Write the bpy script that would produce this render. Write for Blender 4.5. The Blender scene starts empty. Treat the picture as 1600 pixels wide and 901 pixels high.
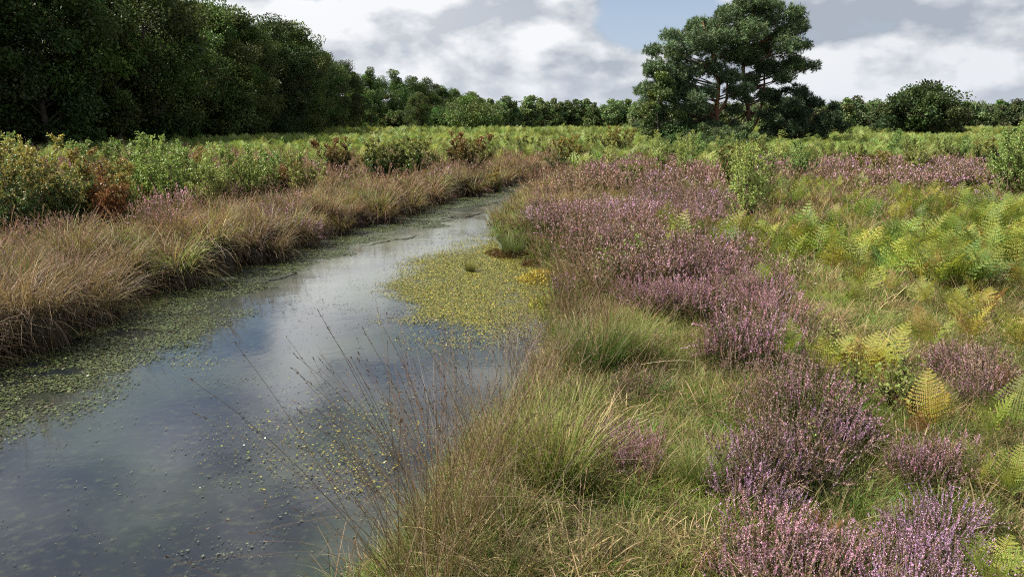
import bpy, math
import numpy as np
R = math.radians
PI = math.pi
C = bpy.context.scene.collection
scene = bpy.context.scene

# ------------------------------------------------------------------ camera
EYE = 1.7
PITCH = R(11.95)
FPX = 1186.0                       # focal length in pixels of the 1600 px photograph
cam_d = bpy.data.cameras.new('camera')
cam = bpy.data.objects.new('camera', cam_d)
C.objects.link(cam)
cam.location = (0, 0, EYE)
cam.rotation_euler = (PI / 2 - PITCH, 0, 0)
cam_d.sensor_width = 36
cam_d.lens = FPX / 1600 * 36
cam_d.clip_start = 0.05
cam_d.clip_end = 5000
scene.camera = cam

# ------------------------------------------------------------------ light
SUN_EL, SUN_AZ = R(49), R(-88)     # azimuth from the view direction (+Y), negative = left
sd = bpy.data.lights.new('sun', 'SUN')
sd.energy = 5.0
sd.angle = R(0.5)
sd.color = (1.0, 0.93, 0.79)
sun = bpy.data.objects.new('sun', sd)
C.objects.link(sun)
sun.rotation_euler = (PI / 2 - SUN_EL, 0, PI - SUN_AZ)
SUN_DIR = (math.cos(SUN_EL) * math.sin(SUN_AZ), math.cos(SUN_EL) * math.cos(SUN_AZ), math.sin(SUN_EL))

scene.view_settings.view_transform = 'Standard'
scene.view_settings.look = 'None'
scene.view_settings.gamma = 1
scene.view_settings.exposure = 1.3
cy = scene.cycles
cy.max_bounces = 6
cy.diffuse_bounces = 3
cy.glossy_bounces = 2
cy.transmission_bounces = 4
cy.transparent_max_bounces = 4
cy.caustics_reflective = False
cy.caustics_refractive = False
cy.use_denoising = False
cy.pixel_filter_type = 'BLACKMAN_HARRIS'
cy.filter_width = 1.1
cy.use_adaptive_sampling = True
cy.adaptive_threshold = 0.015
scene.render.use_persistent_data = False


class NT:
    """small helper to write node trees"""
    def __init__(s, tree):
        s.t = tree
        tree.nodes.clear()

    def n(s, typ, ins=None, **props):
        nd = s.t.nodes.new(typ)
        for k, v in props.items():
            setattr(nd, k, v)
        for k, v in (ins or {}).items():
            sock = nd.inputs[k]
            if isinstance(v, bpy.types.NodeSocket):
                s.t.links.new(v, sock)
            elif v is not None:
                sock.default_value = v
        return nd

    def m(s, op, a, b=0.0, c=None, clamp=False):
        nd = s.n('ShaderNodeMath', {0: a, 1: b}, operation=op, use_clamp=clamp)
        if c is not None:
            nd.inputs[2].default_value = c
        return nd.outputs[0]

    def v(s, op, a, b=(0, 0, 0)):
        nd = s.n('ShaderNodeVectorMath', {0: a, 1: b}, operation=op)
        return nd.outputs['Value'] if op in ('DOT_PRODUCT', 'LENGTH', 'DISTANCE') else nd.outputs[0]

    def mixc(s, f, a, b, blend='MIX'):
        nd = s.n('ShaderNodeMix', data_type='RGBA', blend_type=blend)
        for k, val in ((0, f), (6, a), (7, b)):
            if isinstance(val, bpy.types.NodeSocket):
                s.t.links.new(val, nd.inputs[k])
            else:
                nd.inputs[k].default_value = val if not isinstance(val, tuple) or len(val) == 4 else (*val, 1)
        return nd.outputs[2]

    def rng(s, x, a, b, c=0.0, d=1.0, smooth=True):
        nd = s.n('ShaderNodeMapRange', {0: x, 1: a, 2: b, 3: c, 4: d},
                 interpolation_type='SMOOTHSTEP' if smooth else 'LINEAR')
        return nd.outputs[0]

    def noise(s, vec, scale, detail=4, rough=0.5, dist=0.0, dims='3D'):
        nd = s.n('ShaderNodeTexNoise', {'Vector': vec, 'Scale': scale, 'Detail': detail, 'Roughness': rough,
                                        'Distortion': dist}, noise_dimensions=dims)
        return nd.outputs['Fac']


def pxdir(px, py):
    a = (px - 800) / FPX
    b = (450.5 - py) / FPX
    d = np.array([a, math.cos(PITCH) + b * math.sin(PITCH), -math.sin(PITCH) + b * math.cos(PITCH)])
    return d / np.linalg.norm(d)


# ------------------------------------------------------------------ sky
world = bpy.data.worlds.new('World')
scene.world = world
world.use_nodes = True
w = NT(world.node_tree)
sky = w.n('ShaderNodeTexSky', sky_type='NISHITA', sun_disc=False, sun_elevation=SUN_EL, sun_rotation=SUN_AZ % (2 * PI),
          air_density=1.0, dust_density=1.0, ozone_density=1.2).outputs[0]
tc = w.n('ShaderNodeTexCoord').outputs['Generated']
dirn = w.v('NORMALIZE', tc)
sx = w.n('ShaderNodeSeparateXYZ', {0: dirn})
el = sx.outputs[2]
warp = w.v('MULTIPLY', dirn, (1, 1, 1.75))
big = w.noise(w.v('ADD', warp, (3.1, 0.7, 1.3)), 2.1, 4, 0.5, 0.3)
n1 = w.noise(w.v('ADD', warp, (5.3, 2.2, 0.4)), 7.2, 8, 0.5, 0.05)
n2 = w.noise(w.v('ADD', warp, (5.28, 2.2, 0.44)), 7.2, 8, 0.5, 0.05)
amount = w.m('ADD', w.m('MULTIPLY', big, 0.9), w.m('MULTIPLY', n1, 0.6))


def gap(px, py, k, amp):
    d = w.v('DISTANCE', w.v('MULTIPLY', dirn, (1, 1, 1.9)), tuple(pxdir(px, py) * np.array([1, 1, 1.9])))
    return w.m('MULTIPLY', w.m('EXPONENT', w.m('MULTIPLY', w.m('MULTIPLY', d, d), -k)), amp)


amount = w.m('SUBTRACT', amount, gap(1015, 20, 130, 0.42))
amount = w.m('SUBTRACT', amount, gap(330, -150, 50, 0.25))
mask = w.rng(amount, 0.565, 0.665)
light = w.m('ADD', w.m('MULTIPLY', w.m('SUBTRACT', n1, n2), 5.4), 0.42)
light = w.m('ADD', light, w.m('MULTIPLY', w.m('SUBTRACT', big, 0.5), -0.9), clamp=True)
light = w.m('SUBTRACT', light, gap(1500, 30, 30, 0.22), clamp=True)
light = w.m('SUBTRACT', light, gap(640, 95, 90, 0.15), clamp=True)
light = w.m('ADD', light, gap(760, 40, 60, 0.22), clamp=True)


def mir(px, py):
    """sky direction that the level water mirrors towards a pixel"""
    d = pxdir(px, py)
    return d * np.array([1, 1, -1])


def patch(px, py, k, amp):
    d = w.v('DISTANCE', dirn, tuple(mir(px, py)))
    return w.m('MULTIPLY', w.m('EXPONENT', w.m('MULTIPLY', w.m('MULTIPLY', d, d), -k)), amp)


# cloud bank that the middle of the stream mirrors, blue openings beside it
for a_, b_, k_, m_ in [(450, 600, 700, 0.9), (475, 530, 600, 0.8), (520, 470, 300, 0.6), (265, 690, 500, 0.5), (600, 415, 120, 0.4)]:
    light = w.m('ADD', light, patch(a_, b_, k_, m_), clamp=True)
    mask = w.m('ADD', mask, patch(a_, b_, k_, m_ * 1.6), clamp=True)
for a_, b_, k_, m_ in [(320, 580, 170, 0.6), (120, 660, 80, 0.45), (640, 560, 170, 0.35), (200, 800, 40, 0.3)]:
    mask = w.m('SUBTRACT', mask, patch(a_, b_, k_, m_), clamp=True)
cl = w.mixc(light, (3.4, 3.8, 4.4), (7.6, 7.7, 7.9))
for a_, b_, k_, m_ in [(450, 605, 900, 1.0), (470, 560, 1100, 0.8), (455, 520, 700, 0.7), (500, 470, 500, 0.6), (265, 690, 900, 0.7), (245, 720, 900, 0.5)]:
    cl = w.mixc(patch(a_, b_, k_, m_), cl, (12.5, 12.6, 13.0))
# thin bright veil towards the horizon
veil = w.rng(el, 0.0, 0.3, 0.75, 0.1)
skyv = w.mixc(veil, sky, (4.2, 4.9, 6.4))
clv = w.mixc(w.rng(el, -0.01, 0.1, 0.55, 0.0), cl, (5.6, 6.0, 6.7))
out = w.mixc(mask, skyv, clv)
bg = w.n('ShaderNodeBackground', {'Color': out, 'Strength': 0.05})
w.n('ShaderNodeOutputWorld', {0: bg.outputs[0]})
world.cycles.sampling_method = 'MANUAL'
world.cycles.sample_map_resolution = 512

# ------------------------------------------------------------------ geometry helpers
F_ = np.array([0, math.cos(PITCH), -math.sin(PITCH)])
U_ = np.array([0, math.sin(PITCH), math.cos(PITCH)])


def at(px, py, z=0.0):
    """point of the horizontal plane z that lies behind a pixel of the photograph"""
    d = pxdir(px, py)
    t = (z - EYE) / d[2]
    return np.array([d[0] * t, d[1] * t, z])


def topx(x, y, z):
    rel = np.stack([x, y, np.asarray(z) - EYE + 0 * x], -1)
    f = rel @ F_
    return 800 + FPX * rel[..., 0] / f, 450.5 - FPX * (rel @ U_) / f


def lattice(ix, iy, seed):
    h = (ix * 374761393 + iy * 668265263 + seed * 974711) & 0x7fffffff
    h = ((h ^ (h >> 13)) * 1274126177) & 0x7fffffff
    return ((h ^ (h >> 16)) & 0xffff) / 65535.0


def vnoise(x, y, seed=0):
    x = np.asarray(x, float); y = np.asarray(y, float)
    ix = np.floor(x).astype(np.int64); iy = np.floor(y).astype(np.int64)
    fx = x - ix; fy = y - iy
    fx = fx * fx * (3 - 2 * fx); fy = fy * fy * (3 - 2 * fy)
    a = lattice(ix, iy, seed); b = lattice(ix + 1, iy, seed)
    c = lattice(ix, iy + 1, seed); d = lattice(ix + 1, iy + 1, seed)
    return a + (b - a) * fx + (c - a) * fy + (a - b - c + d) * fx * fy


def fbm(x, y, seed=0, octv=3):
    s, a, t = 0, 0.5, 0
    for k in range(octv):
        s = s + a * vnoise(x * 2 ** k, y * 2 ** k, seed + k); t += a; a *= 0.5
    return s / t


def smooth(x, a, b):
    t = np.clip((x - a) / (b - a), 0, 1)
    return t * t * (3 - 2 * t)


# ------------------------------------------------------------------ the stream's two edges, and the ground's height
WZ = -0.42
L_px = [(0, 545), (110, 500), (215, 466), (300, 437), (395, 412), (470, 388), (530, 366), (600, 346), (680, 318),
        (735, 306), (798, 288), (842, 272), (868, 264)]
R_px = [(500, 925), (575, 850), (680, 740), (765, 650), (815, 570), (852, 500), (858, 450), (835, 415), (790, 392),
        (768, 372), (764, 350), (790, 322), (838, 300), (880, 281), (906, 265)]
Lp = np.array([at(a, b, WZ) for a, b in L_px])
Rp = np.array([at(a, b, WZ) for a, b in R_px])
Ly = np.r_[-8, 3, Lp[:, 1], 38.0]
Lx = np.r_[-6.3, -5.5, Lp[:, 0], 3.7]
Ry = np.r_[-8, 1.0, Rp[:, 1], 38.0]
Rx = np.r_[-1.6, -1.25, Rp[:, 0], 3.7]


def edges(y):
    w1 = 0.36 * (fbm(y * 0.9, y * 0 + 3.7, 5) - 0.5) * 2 * smooth(y, 40, 30)
    w2 = 0.16 * (fbm(y * 1.1, y * 0 + 9.2, 8) - 0.5) * 2 * smooth(y, 40, 30)
    return np.interp(y, Ly, Lx) + w1, np.interp(y, Ry, Rx) + w2


def sdist(x, y):
    """left and right distance from the water's edge, positive on land"""
    l, r = edges(y)
    return l - x, x - r


def gz(x, y):
    x = np.asarray(x, float); y = np.asarray(y, float)
    dl, dr = sdist(x, y)
    hum = 0.12 * (fbm(x * 0.5, y * 0.5, 1) - 0.5) * 2 + 0.10 * (fbm(x * 0.11, y * 0.11, 3) - 0.5) * 2
    hum = hum * smooth(np.hypot(x, y), 1.0, 4.0)
    land = hum + 0.0
    dd = np.maximum(dl, dr)
    bump = 0.12 * (fbm(x * 4.5, y * 4.5, 91) - 0.5) * 2
    bank = np.where(dl > dr, smooth(dl + bump, -0.05, 0.42), smooth(dr, -0.1, 0.95))
    end = smooth(y, 39, 37)
    z_in = WZ - 0.05 - 0.5 * smooth(-dd, 0, 1.0)
    z = np.where(dd > -0.05, WZ - 0.05 + (land - WZ + 0.05) * bank, z_in)
    return np.where(y > 38.5, land, z * end + land * (1 - end))


# ------------------------------------------------------------------ mesh helpers
class Geo:
    """collects vertices, quads/tris and a per-vertex colour"""
    def __init__(s):
        s.v, s.f, s.c, s.n = [], [], [], 0

    def add(s, v, f, c):
        v = np.asarray(v, np.float32).reshape(-1, 3)
        c = np.asarray(c, np.float32)
        if c.ndim == 1:
            c = np.broadcast_to(c, v.shape)
        s.v.append(v); s.f.append(np.asarray(f, np.int32).reshape(-1, 4) + s.n); s.c.append(c.reshape(-1, 3))
        s.n += len(v)
        return s

    def mesh(s, name, mat, smoothf=False):
        me = bpy.data.meshes.new(name)
        v = np.concatenate(s.v); f = np.concatenate(s.f); c = np.concatenate(s.c)
        me.vertices.add(len(v)); me.vertices.foreach_set('co', v.ravel())
        tri = f[:, 2] == f[:, 3]
        cnt = np.where(tri, 3, 4)
        loops = f.ravel()[np.stack([np.ones_like(tri), np.ones_like(tri), np.ones_like(tri), ~tri], 1).ravel()]
        me.loops.add(len(loops)); me.loops.foreach_set('vertex_index', loops)
        me.polygons.add(len(f))
        me.polygons.foreach_set('loop_start', np.r_[0, np.cumsum(cnt)[:-1]].astype(np.int32))
        me.polygons.foreach_set('loop_total', cnt.astype(np.int32))
        if smoothf:
            me.polygons.foreach_set('use_smooth', np.ones(len(f), bool))
        a = me.color_attributes.new('Col', 'FLOAT_COLOR', 'POINT')
        a.data.foreach_set('color', np.c_[c, np.ones(len(c))].astype(np.float32).ravel())
        me.materials.append(mat)
        me.update(calc_edges=True)
        return me


def ribbons(g, P, W, side, col):
    """P (n,s,3) centre lines, W (n,s) half widths, side (n,3), col (n,s,3)"""
    n, s, _ = P.shape
    a = P - side[:, None, :] * W[..., None]
    b = P + side[:, None, :] * W[..., None]
    v = np.stack([a, b], 2).reshape(n, s * 2, 3)
    base = (np.arange(n) * s * 2)[:, None]
    k = np.arange(s - 1) * 2
    f = np.stack([base + k, base + k + 1, base + k + 3, base + k + 2], -1)
    g.add(v, f, np.repeat(col, 2, 1))


def leaves(g, P, D, N, L, Wd, col, fold=0.0):
    """diamond leaves: P base (n,3), D direction, N side vector, L length, Wd half width"""
    n = len(P)
    L = np.broadcast_to(np.asarray(L, float), (n,))[:, None]
    Wd = np.broadcast_to(np.asarray(Wd, float), (n,))[:, None]
    mid = P + D * L * 0.45
    up = np.cross(D, N) * Wd * fold
    v = np.stack([P, mid - N * Wd + up, P + D * L, mid + N * Wd + up], 1)
    f = np.arange(n * 4).reshape(n, 4)
    c = np.broadcast_to(col, (n, 3))
    g.add(v, f, np.repeat(c[:, None, :], 4, 1))


def tube(g, path, rad, col, sides=6):
    path = np.asarray(path, float); s = len(path)
    rad = np.broadcast_to(np.asarray(rad, float), (s,))
    t = np.gradient(path, axis=0)
    t /= np.linalg.norm(t, axis=1, keepdims=True) + 1e-9
    ref = np.array([0.31, 0.95, 0.05]) if abs(t[:, 2]).mean() > 0.6 else np.array([0.1, 0.05, 1.0])
    u = np.cross(t, ref); u /= np.linalg.norm(u, axis=1, keepdims=True) + 1e-9
    v = np.cross(t, u)
    a = np.arange(sides) / sides * 2 * PI
    ring = path[:, None, :] + rad[:, None, None] * (u[:, None, :] * np.cos(a)[None, :, None] + v[:, None, :] * np.sin(a)[None, :, None])
    i = np.arange(s - 1)[:, None] * sides; j = np.arange(sides)[None, :]; j2 = (j + 1) % sides
    f = np.stack([i + j, i + j2, i + sides + j2, i + sides + j], -1)
    col = np.asarray(col, float)
    g.add(ring, f, col if col.ndim == 1 else np.repeat(col, sides, 0))


def unit(a):
    return a / (np.linalg.norm(a, axis=-1, keepdims=True) + 1e-9)


def rdir(rng, n):
    return unit(rng.normal(size=(n, 3)))


def jit(rng, col, n, amt=0.25, hue=0.08):
    """colour jitter: brightness and a little hue"""
    c = np.asarray(col, float)
    return np.clip(c * (1 + (rng.random((n, 1)) - 0.5) * 2 * amt) * (1 + (rng.random((n, 3)) - 0.5) * 2 * hue), 0, 1)


def arc_paths(rng, n, root_r, length, lean, curve, segs, droop=0.0, spread=1.0):
    """curved stalks growing out of a disc; returns (n,segs,3) paths and the side vectors"""
    az = rng.random(n) * 2 * PI
    rr = root_r * np.sqrt(rng.random(n))
    root = np.stack([rr * np.cos(az), rr * np.sin(az), np.zeros(n)], -1)
    az2 = az + rng.normal(size=n) * 0.7 * spread
    out = np.stack([np.cos(az2), np.sin(az2), np.zeros(n)], -1)
    th0 = np.abs(rng.normal(size=n)) * lean + lean * 0.25 * rr / max(root_r, 1e-6)
    dth = curve * (0.4 + rng.random(n))
    t = np.linspace(0, 1, segs)
    th = th0[:, None] + dth[:, None] * t[None] ** 1.5
    kink = (rng.random(n) < 0.16) * (0.5 + 0.9 * rng.random(n))
    th = th + kink[:, None] * (t[None] > (0.35 + 0.4 * rng.random(n))[:, None])
    ds = (length / (segs - 1))[:, None]
    hx = np.cumsum(np.sin(th) * ds, 1) - np.sin(th[:, :1]) * ds
    hz = np.cumsum(np.cos(th) * ds, 1) - np.cos(th[:, :1]) * ds
    P = root[:, None, :] + out[:, None, :] * hx[..., None]
    P[..., 2] += hz
    tw = rng.random(n) * 2 * PI
    side = np.stack([-out[:, 1], out[:, 0], 0 * az], -1) * np.cos(tw * 0.15)[:, None]
    mixs = np.stack([np.cos(tw), np.sin(tw), 0 * az], -1)
    side = unit(side + 0.9 * mixs)
    return P, side, out


def ramp(a, b, segs, n, rng, amt=0.2, hue=0.06, power=1.0):
    a = jit(rng, a, n, amt, hue); b = jit(rng, b, n, amt, hue)
    t = np.linspace(0, 1, segs)[None, :, None] ** power
    return a[:, None] * (1 - t) + b[:, None] * t


# ------------------------------------------------------------------ materials
def plant_mat(name, transl=0.35, var=0.22, huev=0.03, spec=0.25, rough=0.55, patch=0.0):
    m = bpy.data.materials.new(name); m.use_nodes = True
    t = NT(m.node_tree)
    col = t.n('ShaderNodeAttribute', attribute_name='Col').outputs['Color']
    oi = t.n('ShaderNodeObjectInfo')
    rnd = oi.outputs['Random']
    val = t.m('ADD', t.m('MULTIPLY', t.m('SUBTRACT', rnd, 0.5), var * 2), 1.0)
    if patch:
        pn = t.noise(oi.outputs['Location'], 0.45, 2)
        val = t.m('MULTIPLY', val, t.rng(pn, 0.3, 0.7, 1 - patch, 1 + patch))
    hue = t.m('ADD', t.m('MULTIPLY', t.m('SUBTRACT', t.m('FRACT', t.m('MULTIPLY', rnd, 37.7)), 0.5), huev * 2), 0.5)
    hs = t.n('ShaderNodeHueSaturation', {'Hue': hue, 'Saturation': 1.0, 'Value': val, 'Color': col}).outputs[0]
    b = t.n('ShaderNodeBsdfPrincipled', {'Base Color': hs, 'Roughness': rough, 'Specular IOR Level': spec})
    tr = t.n('ShaderNodeBsdfTranslucent', {'Color': t.mixc(1.0, hs, (1.15, 1.1, 0.75), 'MULTIPLY')})
    mx = t.n('ShaderNodeMixShader', {0: transl, 1: b.outputs[0], 2: tr.outputs[0]})
    t.n('ShaderNodeOutputMaterial', {0: mx.outputs[0]})
    return m


M_leaf = plant_mat('leaf', 0.30, 0.15, 0.02, spec=0.28, rough=0.5)
M_wood_leaf = plant_mat('woodland_leaf', 0.25, 0.38, 0.014, spec=0.15)
M_needle = plant_mat('needle', 0.15, 0.12, 0.015, spec=0.2)
M_grass = plant_mat('grass_blade', 0.30, 0.30, 0.03, patch=0.22)
M_heather = plant_mat('heather_flower', 0.25, 0.2, 0.02, spec=0.06, rough=0.8, patch=0.15)
M_fern = plant_mat('bracken_leaf', 0.38, 0.22, 0.03, patch=0.1)
M_weed = plant_mat('pondweed_leaf', 0.1, 0.1, 0.0, spec=0.5, rough=0.3)


def bark_mat(name):
    m = bpy.data.materials.new(name); m.use_nodes = True
    t = NT(m.node_tree)
    col = t.n('ShaderNodeAttribute', attribute_name='Col').outputs['Color']
    tc = t.n('ShaderNodeTexCoord').outputs['Object']
    nz = t.noise(t.v('MULTIPLY', tc, (6, 6, 1.3)), 2.2, 5, 0.65)
    c = t.mixc(1.0, col, t.mixc(nz, (0.45, 0.45, 0.45), (1.5, 1.5, 1.5)), 'MULTIPLY')
    bp = t.n('ShaderNodeBump', {'Strength': 0.6, 'Distance': 0.03, 'Height': nz})
    b = t.n('ShaderNodeBsdfPrincipled', {'Base Color': c, 'Roughness': 0.85, 'Normal': bp.outputs[0]})
    t.n('ShaderNodeOutputMaterial', {0: b.outputs[0]})
    return m


M_bark = bark_mat('bark')


def ground_mat():
    m = bpy.data.materials.new('heath_ground'); m.use_nodes = True
    t = NT(m.node_tree)
    pos = t.n('ShaderNodeNewGeometry').outputs['Position']
    z = t.n('ShaderNodeSeparateXYZ', {0: pos}).outputs[2]
    a = t.noise(pos, 0.6, 5, 0.6); b = t.noise(pos, 9, 5, 0.7); c3 = t.noise(pos, 42, 3, 0.7)
    c = t.mixc(t.rng(a, 0.35, 0.65), (0.055, 0.062, 0.022), (0.115, 0.088, 0.048))
    c = t.mixc(t.rng(b, 0.45, 0.7), c, (0.05, 0.034, 0.02))
    c = t.mixc(t.rng(c3, 0.52, 0.7), c, (0.17, 0.135, 0.08))
    peat = t.mixc(t.rng(b, 0.3, 0.7), (0.012, 0.009, 0.006), (0.04, 0.027, 0.015))
    c = t.mixc(t.rng(z, -0.12, -0.26), c, peat)
    bp = t.n('ShaderNodeBump', {'Strength': 0.9, 'Distance': 0.05, 'Height': t.m('ADD', b, t.m('MULTIPLY', c3, 0.4))})
    s = t.n('ShaderNodeBsdfPrincipled', {'Base Color': c, 'Roughness': 0.95, 'Specular IOR Level': 0.1, 'Normal': bp.outputs[0]})
    t.n('ShaderNodeOutputMaterial', {0: s.outputs[0]})
    return m


def water_mat():
    m = bpy.data.materials.new('bog_water'); m.use_nodes = True
    t = NT(m.node_tree)
    pos = t.n('ShaderNodeNewGeometry').outputs['Position']
    sp = t.n('ShaderNodeSeparateXYZ', {0: pos})
    y = sp.outputs[1]
    big = t.noise(pos, 0.55, 4, 0.55, 0.4)
    fine = t.noise(pos, 14, 4, 0.65)
    speck = t.noise(pos, 55, 2, 0.6)
    # drowned weed seen through the brown water
    deep = t.mixc(t.rng(big, 0.38, 0.68), (0.009, 0.011, 0.015), (0.02, 0.027, 0.02))
    deep = t.mixc(t.m('MULTIPLY', t.rng(fine, 0.5, 0.75), 0.7), deep, (0.035, 0.042, 0.024))
    # dusty grey-green film lying on the far, still reach
    f = t.m('MULTIPLY', t.rng(y, 7.5, 13.0), t.rng(t.m('ADD', big, t.m('MULTIPLY', fine, 0.25)), 0.38, 0.68, 0.25, 1.0))
    f = t.m('MULTIPLY', f, 0.75)
    film = t.mixc(t.rng(speck, 0.4, 0.65), (0.10, 0.115, 0.10), (0.17, 0.19, 0.155))
    col = t.mixc(f, deep, film)
    rough = t.m('ADD', t.m('MULTIPLY', f, 0.16), t.m('MULTIPLY', fine, 0.05))
    bp = t.n('ShaderNodeBump', {'Strength': 0.12, 'Distance': 0.02, 'Height': t.m('ADD', t.noise(pos, 3.0, 3, 0.5), t.m('MULTIPLY', speck, 0.06))})
    b = t.n('ShaderNodeBsdfPrincipled', {'Base Color': col, 'Roughness': rough, 'IOR': 1.5, 'Specular IOR Level': 0.75,
                                         'Normal': bp.outputs[0]})
    t.n('ShaderNodeOutputMaterial', {0: b.outputs[0]})
    return m


# ------------------------------------------------------------------ object helpers
def tag(o, label=None, cat=None, group=None, kind=None):
    if label: o['label'] = label
    if cat: o['category'] = cat
    if group: o['group'] = group
    if kind: o['kind'] = kind
    return o


def link_mesh(name, me, parent=None):
    o = bpy.data.objects.new(name, me)
    C.objects.link(o)
    if parent is not None:
        o.parent = parent
    return o


class Proto:
    """mesh data of the parts of one kind of thing; each call of put() makes one thing of its own"""
    def __init__(s, name, cat, parts):
        s.name, s.cat, s.parts, s.first = name, cat, parts, None

    def put(s, loc, rz=0.0, sc=1.0, label=None, group=None, tilt=(0, 0)):
        if s.first is None:
            r = bpy.data.objects.new(s.name, None); C.objects.link(r)
            r.empty_display_size = 0.2
            s.kids = [link_mesh(n, me, r) for n, me in s.parts]
            s.first = r
        else:
            r = s.first.copy(); C.objects.link(r)
            for k in s.kids:
                c = k.copy(); C.objects.link(c); c.parent = r
        r.location = loc
        r.rotation_euler = (tilt[0], tilt[1], rz)
        r.scale = (sc, sc, sc) if np.isscalar(sc) else sc
        for k in ('label', 'group'):
            if k in r: del r[k]
        return tag(r, label, s.cat, group)


def scatter(name, meshes, P, rot, scl, idx, label, cat):
    """one 'stuff' object: meshes spread over points by geometry nodes"""
    coll = bpy.data.collections.new(name + '_kinds')
    for i, me in enumerate(meshes):
        o = bpy.data.objects.new('%s_kind_%02d' % (name, i), me)
        coll.objects.link(o)
    me = bpy.data.meshes.new(name)
    n = len(P)
    me.vertices.add(n); me.vertices.foreach_set('co', np.asarray(P, np.float32).ravel())
    a = me.attributes.new('rot', 'FLOAT_VECTOR', 'POINT'); a.data.foreach_set('vector', np.asarray(rot, np.float32).ravel())
    a = me.attributes.new('scl', 'FLOAT', 'POINT'); a.data.foreach_set('value', np.asarray(scl, np.float32))
    a = me.attributes.new('idx', 'INT', 'POINT'); a.data.foreach_set('value', np.asarray(idx, np.int32))
    o = bpy.data.objects.new(name, me); C.objects.link(o)
    ng = bpy.data.node_groups.new(name + '_spread', 'GeometryNodeTree')
    ng.interface.new_socket('Geometry', in_out='INPUT', socket_type='NodeSocketGeometry')
    ng.interface.new_socket('Geometry', in_out='OUTPUT', socket_type='NodeSocketGeometry')
    N, Lk = ng.nodes, ng.links
    gi = N.new('NodeGroupInput'); go = N.new('NodeGroupOutput')
    ci = N.new('GeometryNodeCollectionInfo'); ci.inputs['Collection'].default_value = coll
    ci.inputs['Separate Children'].default_value = True; ci.inputs['Reset Children'].default_value = True
    ip = N.new('GeometryNodeInstanceOnPoints'); ip.inputs['Pick Instance'].default_value = True

    def attr(nm, typ):
        q = N.new('GeometryNodeInputNamedAttribute'); q.data_type = typ; q.inputs['Name'].default_value = nm
        return next(s for s in q.outputs if s.enabled and s.name == 'Attribute')
    Lk.new(gi.outputs[0], ip.inputs['Points']); Lk.new(ci.outputs[0], ip.inputs['Instance'])
    Lk.new(attr('rot', 'FLOAT_VECTOR'), ip.inputs['Rotation']); Lk.new(attr('scl', 'FLOAT'), ip.inputs['Scale'])
    Lk.new(attr('idx', 'INT'), ip.inputs['Instance Index'])
    Lk.new(ip.outputs[0], go.inputs[0])
    md = o.modifiers.new('spread', 'NODES'); md.node_group = ng
    return tag(o, label, cat, kind='stuff')


# ------------------------------------------------------------------ ground and water
def axis(lo, hi, step, lo2, hi2, growth=1.22):
    a = list(np.arange(lo, hi + 1e-6, step))
    s = step
    while a[-1] < hi2:
        s *= growth; a.append(a[-1] + s)
    s = step
    while a[0] > lo2:
        s *= growth; a.insert(0, a[0] - s)
    return np.array(a)


ax = axis(-9, 8, 0.11, -1500, 1500)
ay = axis(0.5, 41, 0.11, -40, 2500)
X, Y = np.meshgrid(ax, ay)
Z = gz(X, Y)
g = Geo()
nx, ny = len(ax), len(ay)
i = np.arange(ny - 1)[:, None] * nx + np.arange(nx - 1)[None]
g.add(np.stack([X, Y, Z], -1), np.stack([i, i + 1, i + nx + 1, i + nx], -1), (0.1, 0.1, 0.1))
tag(link_mesh('ground', g.mesh('ground', ground_mat(), True)), 'heath ground of peat and dry litter under the plants', 'ground', kind='structure')
g = Geo()
wx = np.linspace(-13, 8, 60); wy = np.linspace(-7.5, 38.4, 120)
WX, WY = np.meshgrid(wx, wy)
i = np.arange(119)[:, None] * 60 + np.arange(59)[None]
g.add(np.stack([WX, WY, WX * 0 + WZ], -1), np.stack([i, i + 1, i + 61, i + 60], -1), (0.1, 0.1, 0.1))
tag(link_mesh('water', g.mesh('water', water_mat(), True)), 'still bog stream mirroring clouds between grassy banks', 'water', kind='structure')

# ------------------------------------------------------------------ plant builders
STRAW = (0.36, 0.27, 0.15); TAN = (0.27, 0.19, 0.115); PURP = (0.215, 0.13, 0.105)
OLIVE = (0.13, 0.135, 0.045); GREEN = (0.085, 0.135, 0.03); LIME = (0.17, 0.22, 0.05); DEAD = (0.16, 0.105, 0.06)


def grass_clump(seed, n, r, h, wd, base, tip, lean=0.22, curve=0.9, segs=4, mixdead=0.15, mat=None):
    rng = np.random.default_rng(seed)
    g = Geo()
    L = h * (0.45 + 0.6 * rng.random(n))
    P, side, out = arc_paths(rng, n, r, L, lean, curve, segs)
    P[..., 2] -= 0.02
    W = wd * (0.7 + 0.6 * rng.random(n))[:, None] * np.linspace(1, 0.12, segs)[None]
    col = ramp(base, tip, segs, n, rng)
    dead = rng.random(n) < mixdead
    col[dead] = ramp(DEAD, STRAW, segs, dead.sum(), rng)
    ribbons(g, P, W, side, col)
    return g


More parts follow.
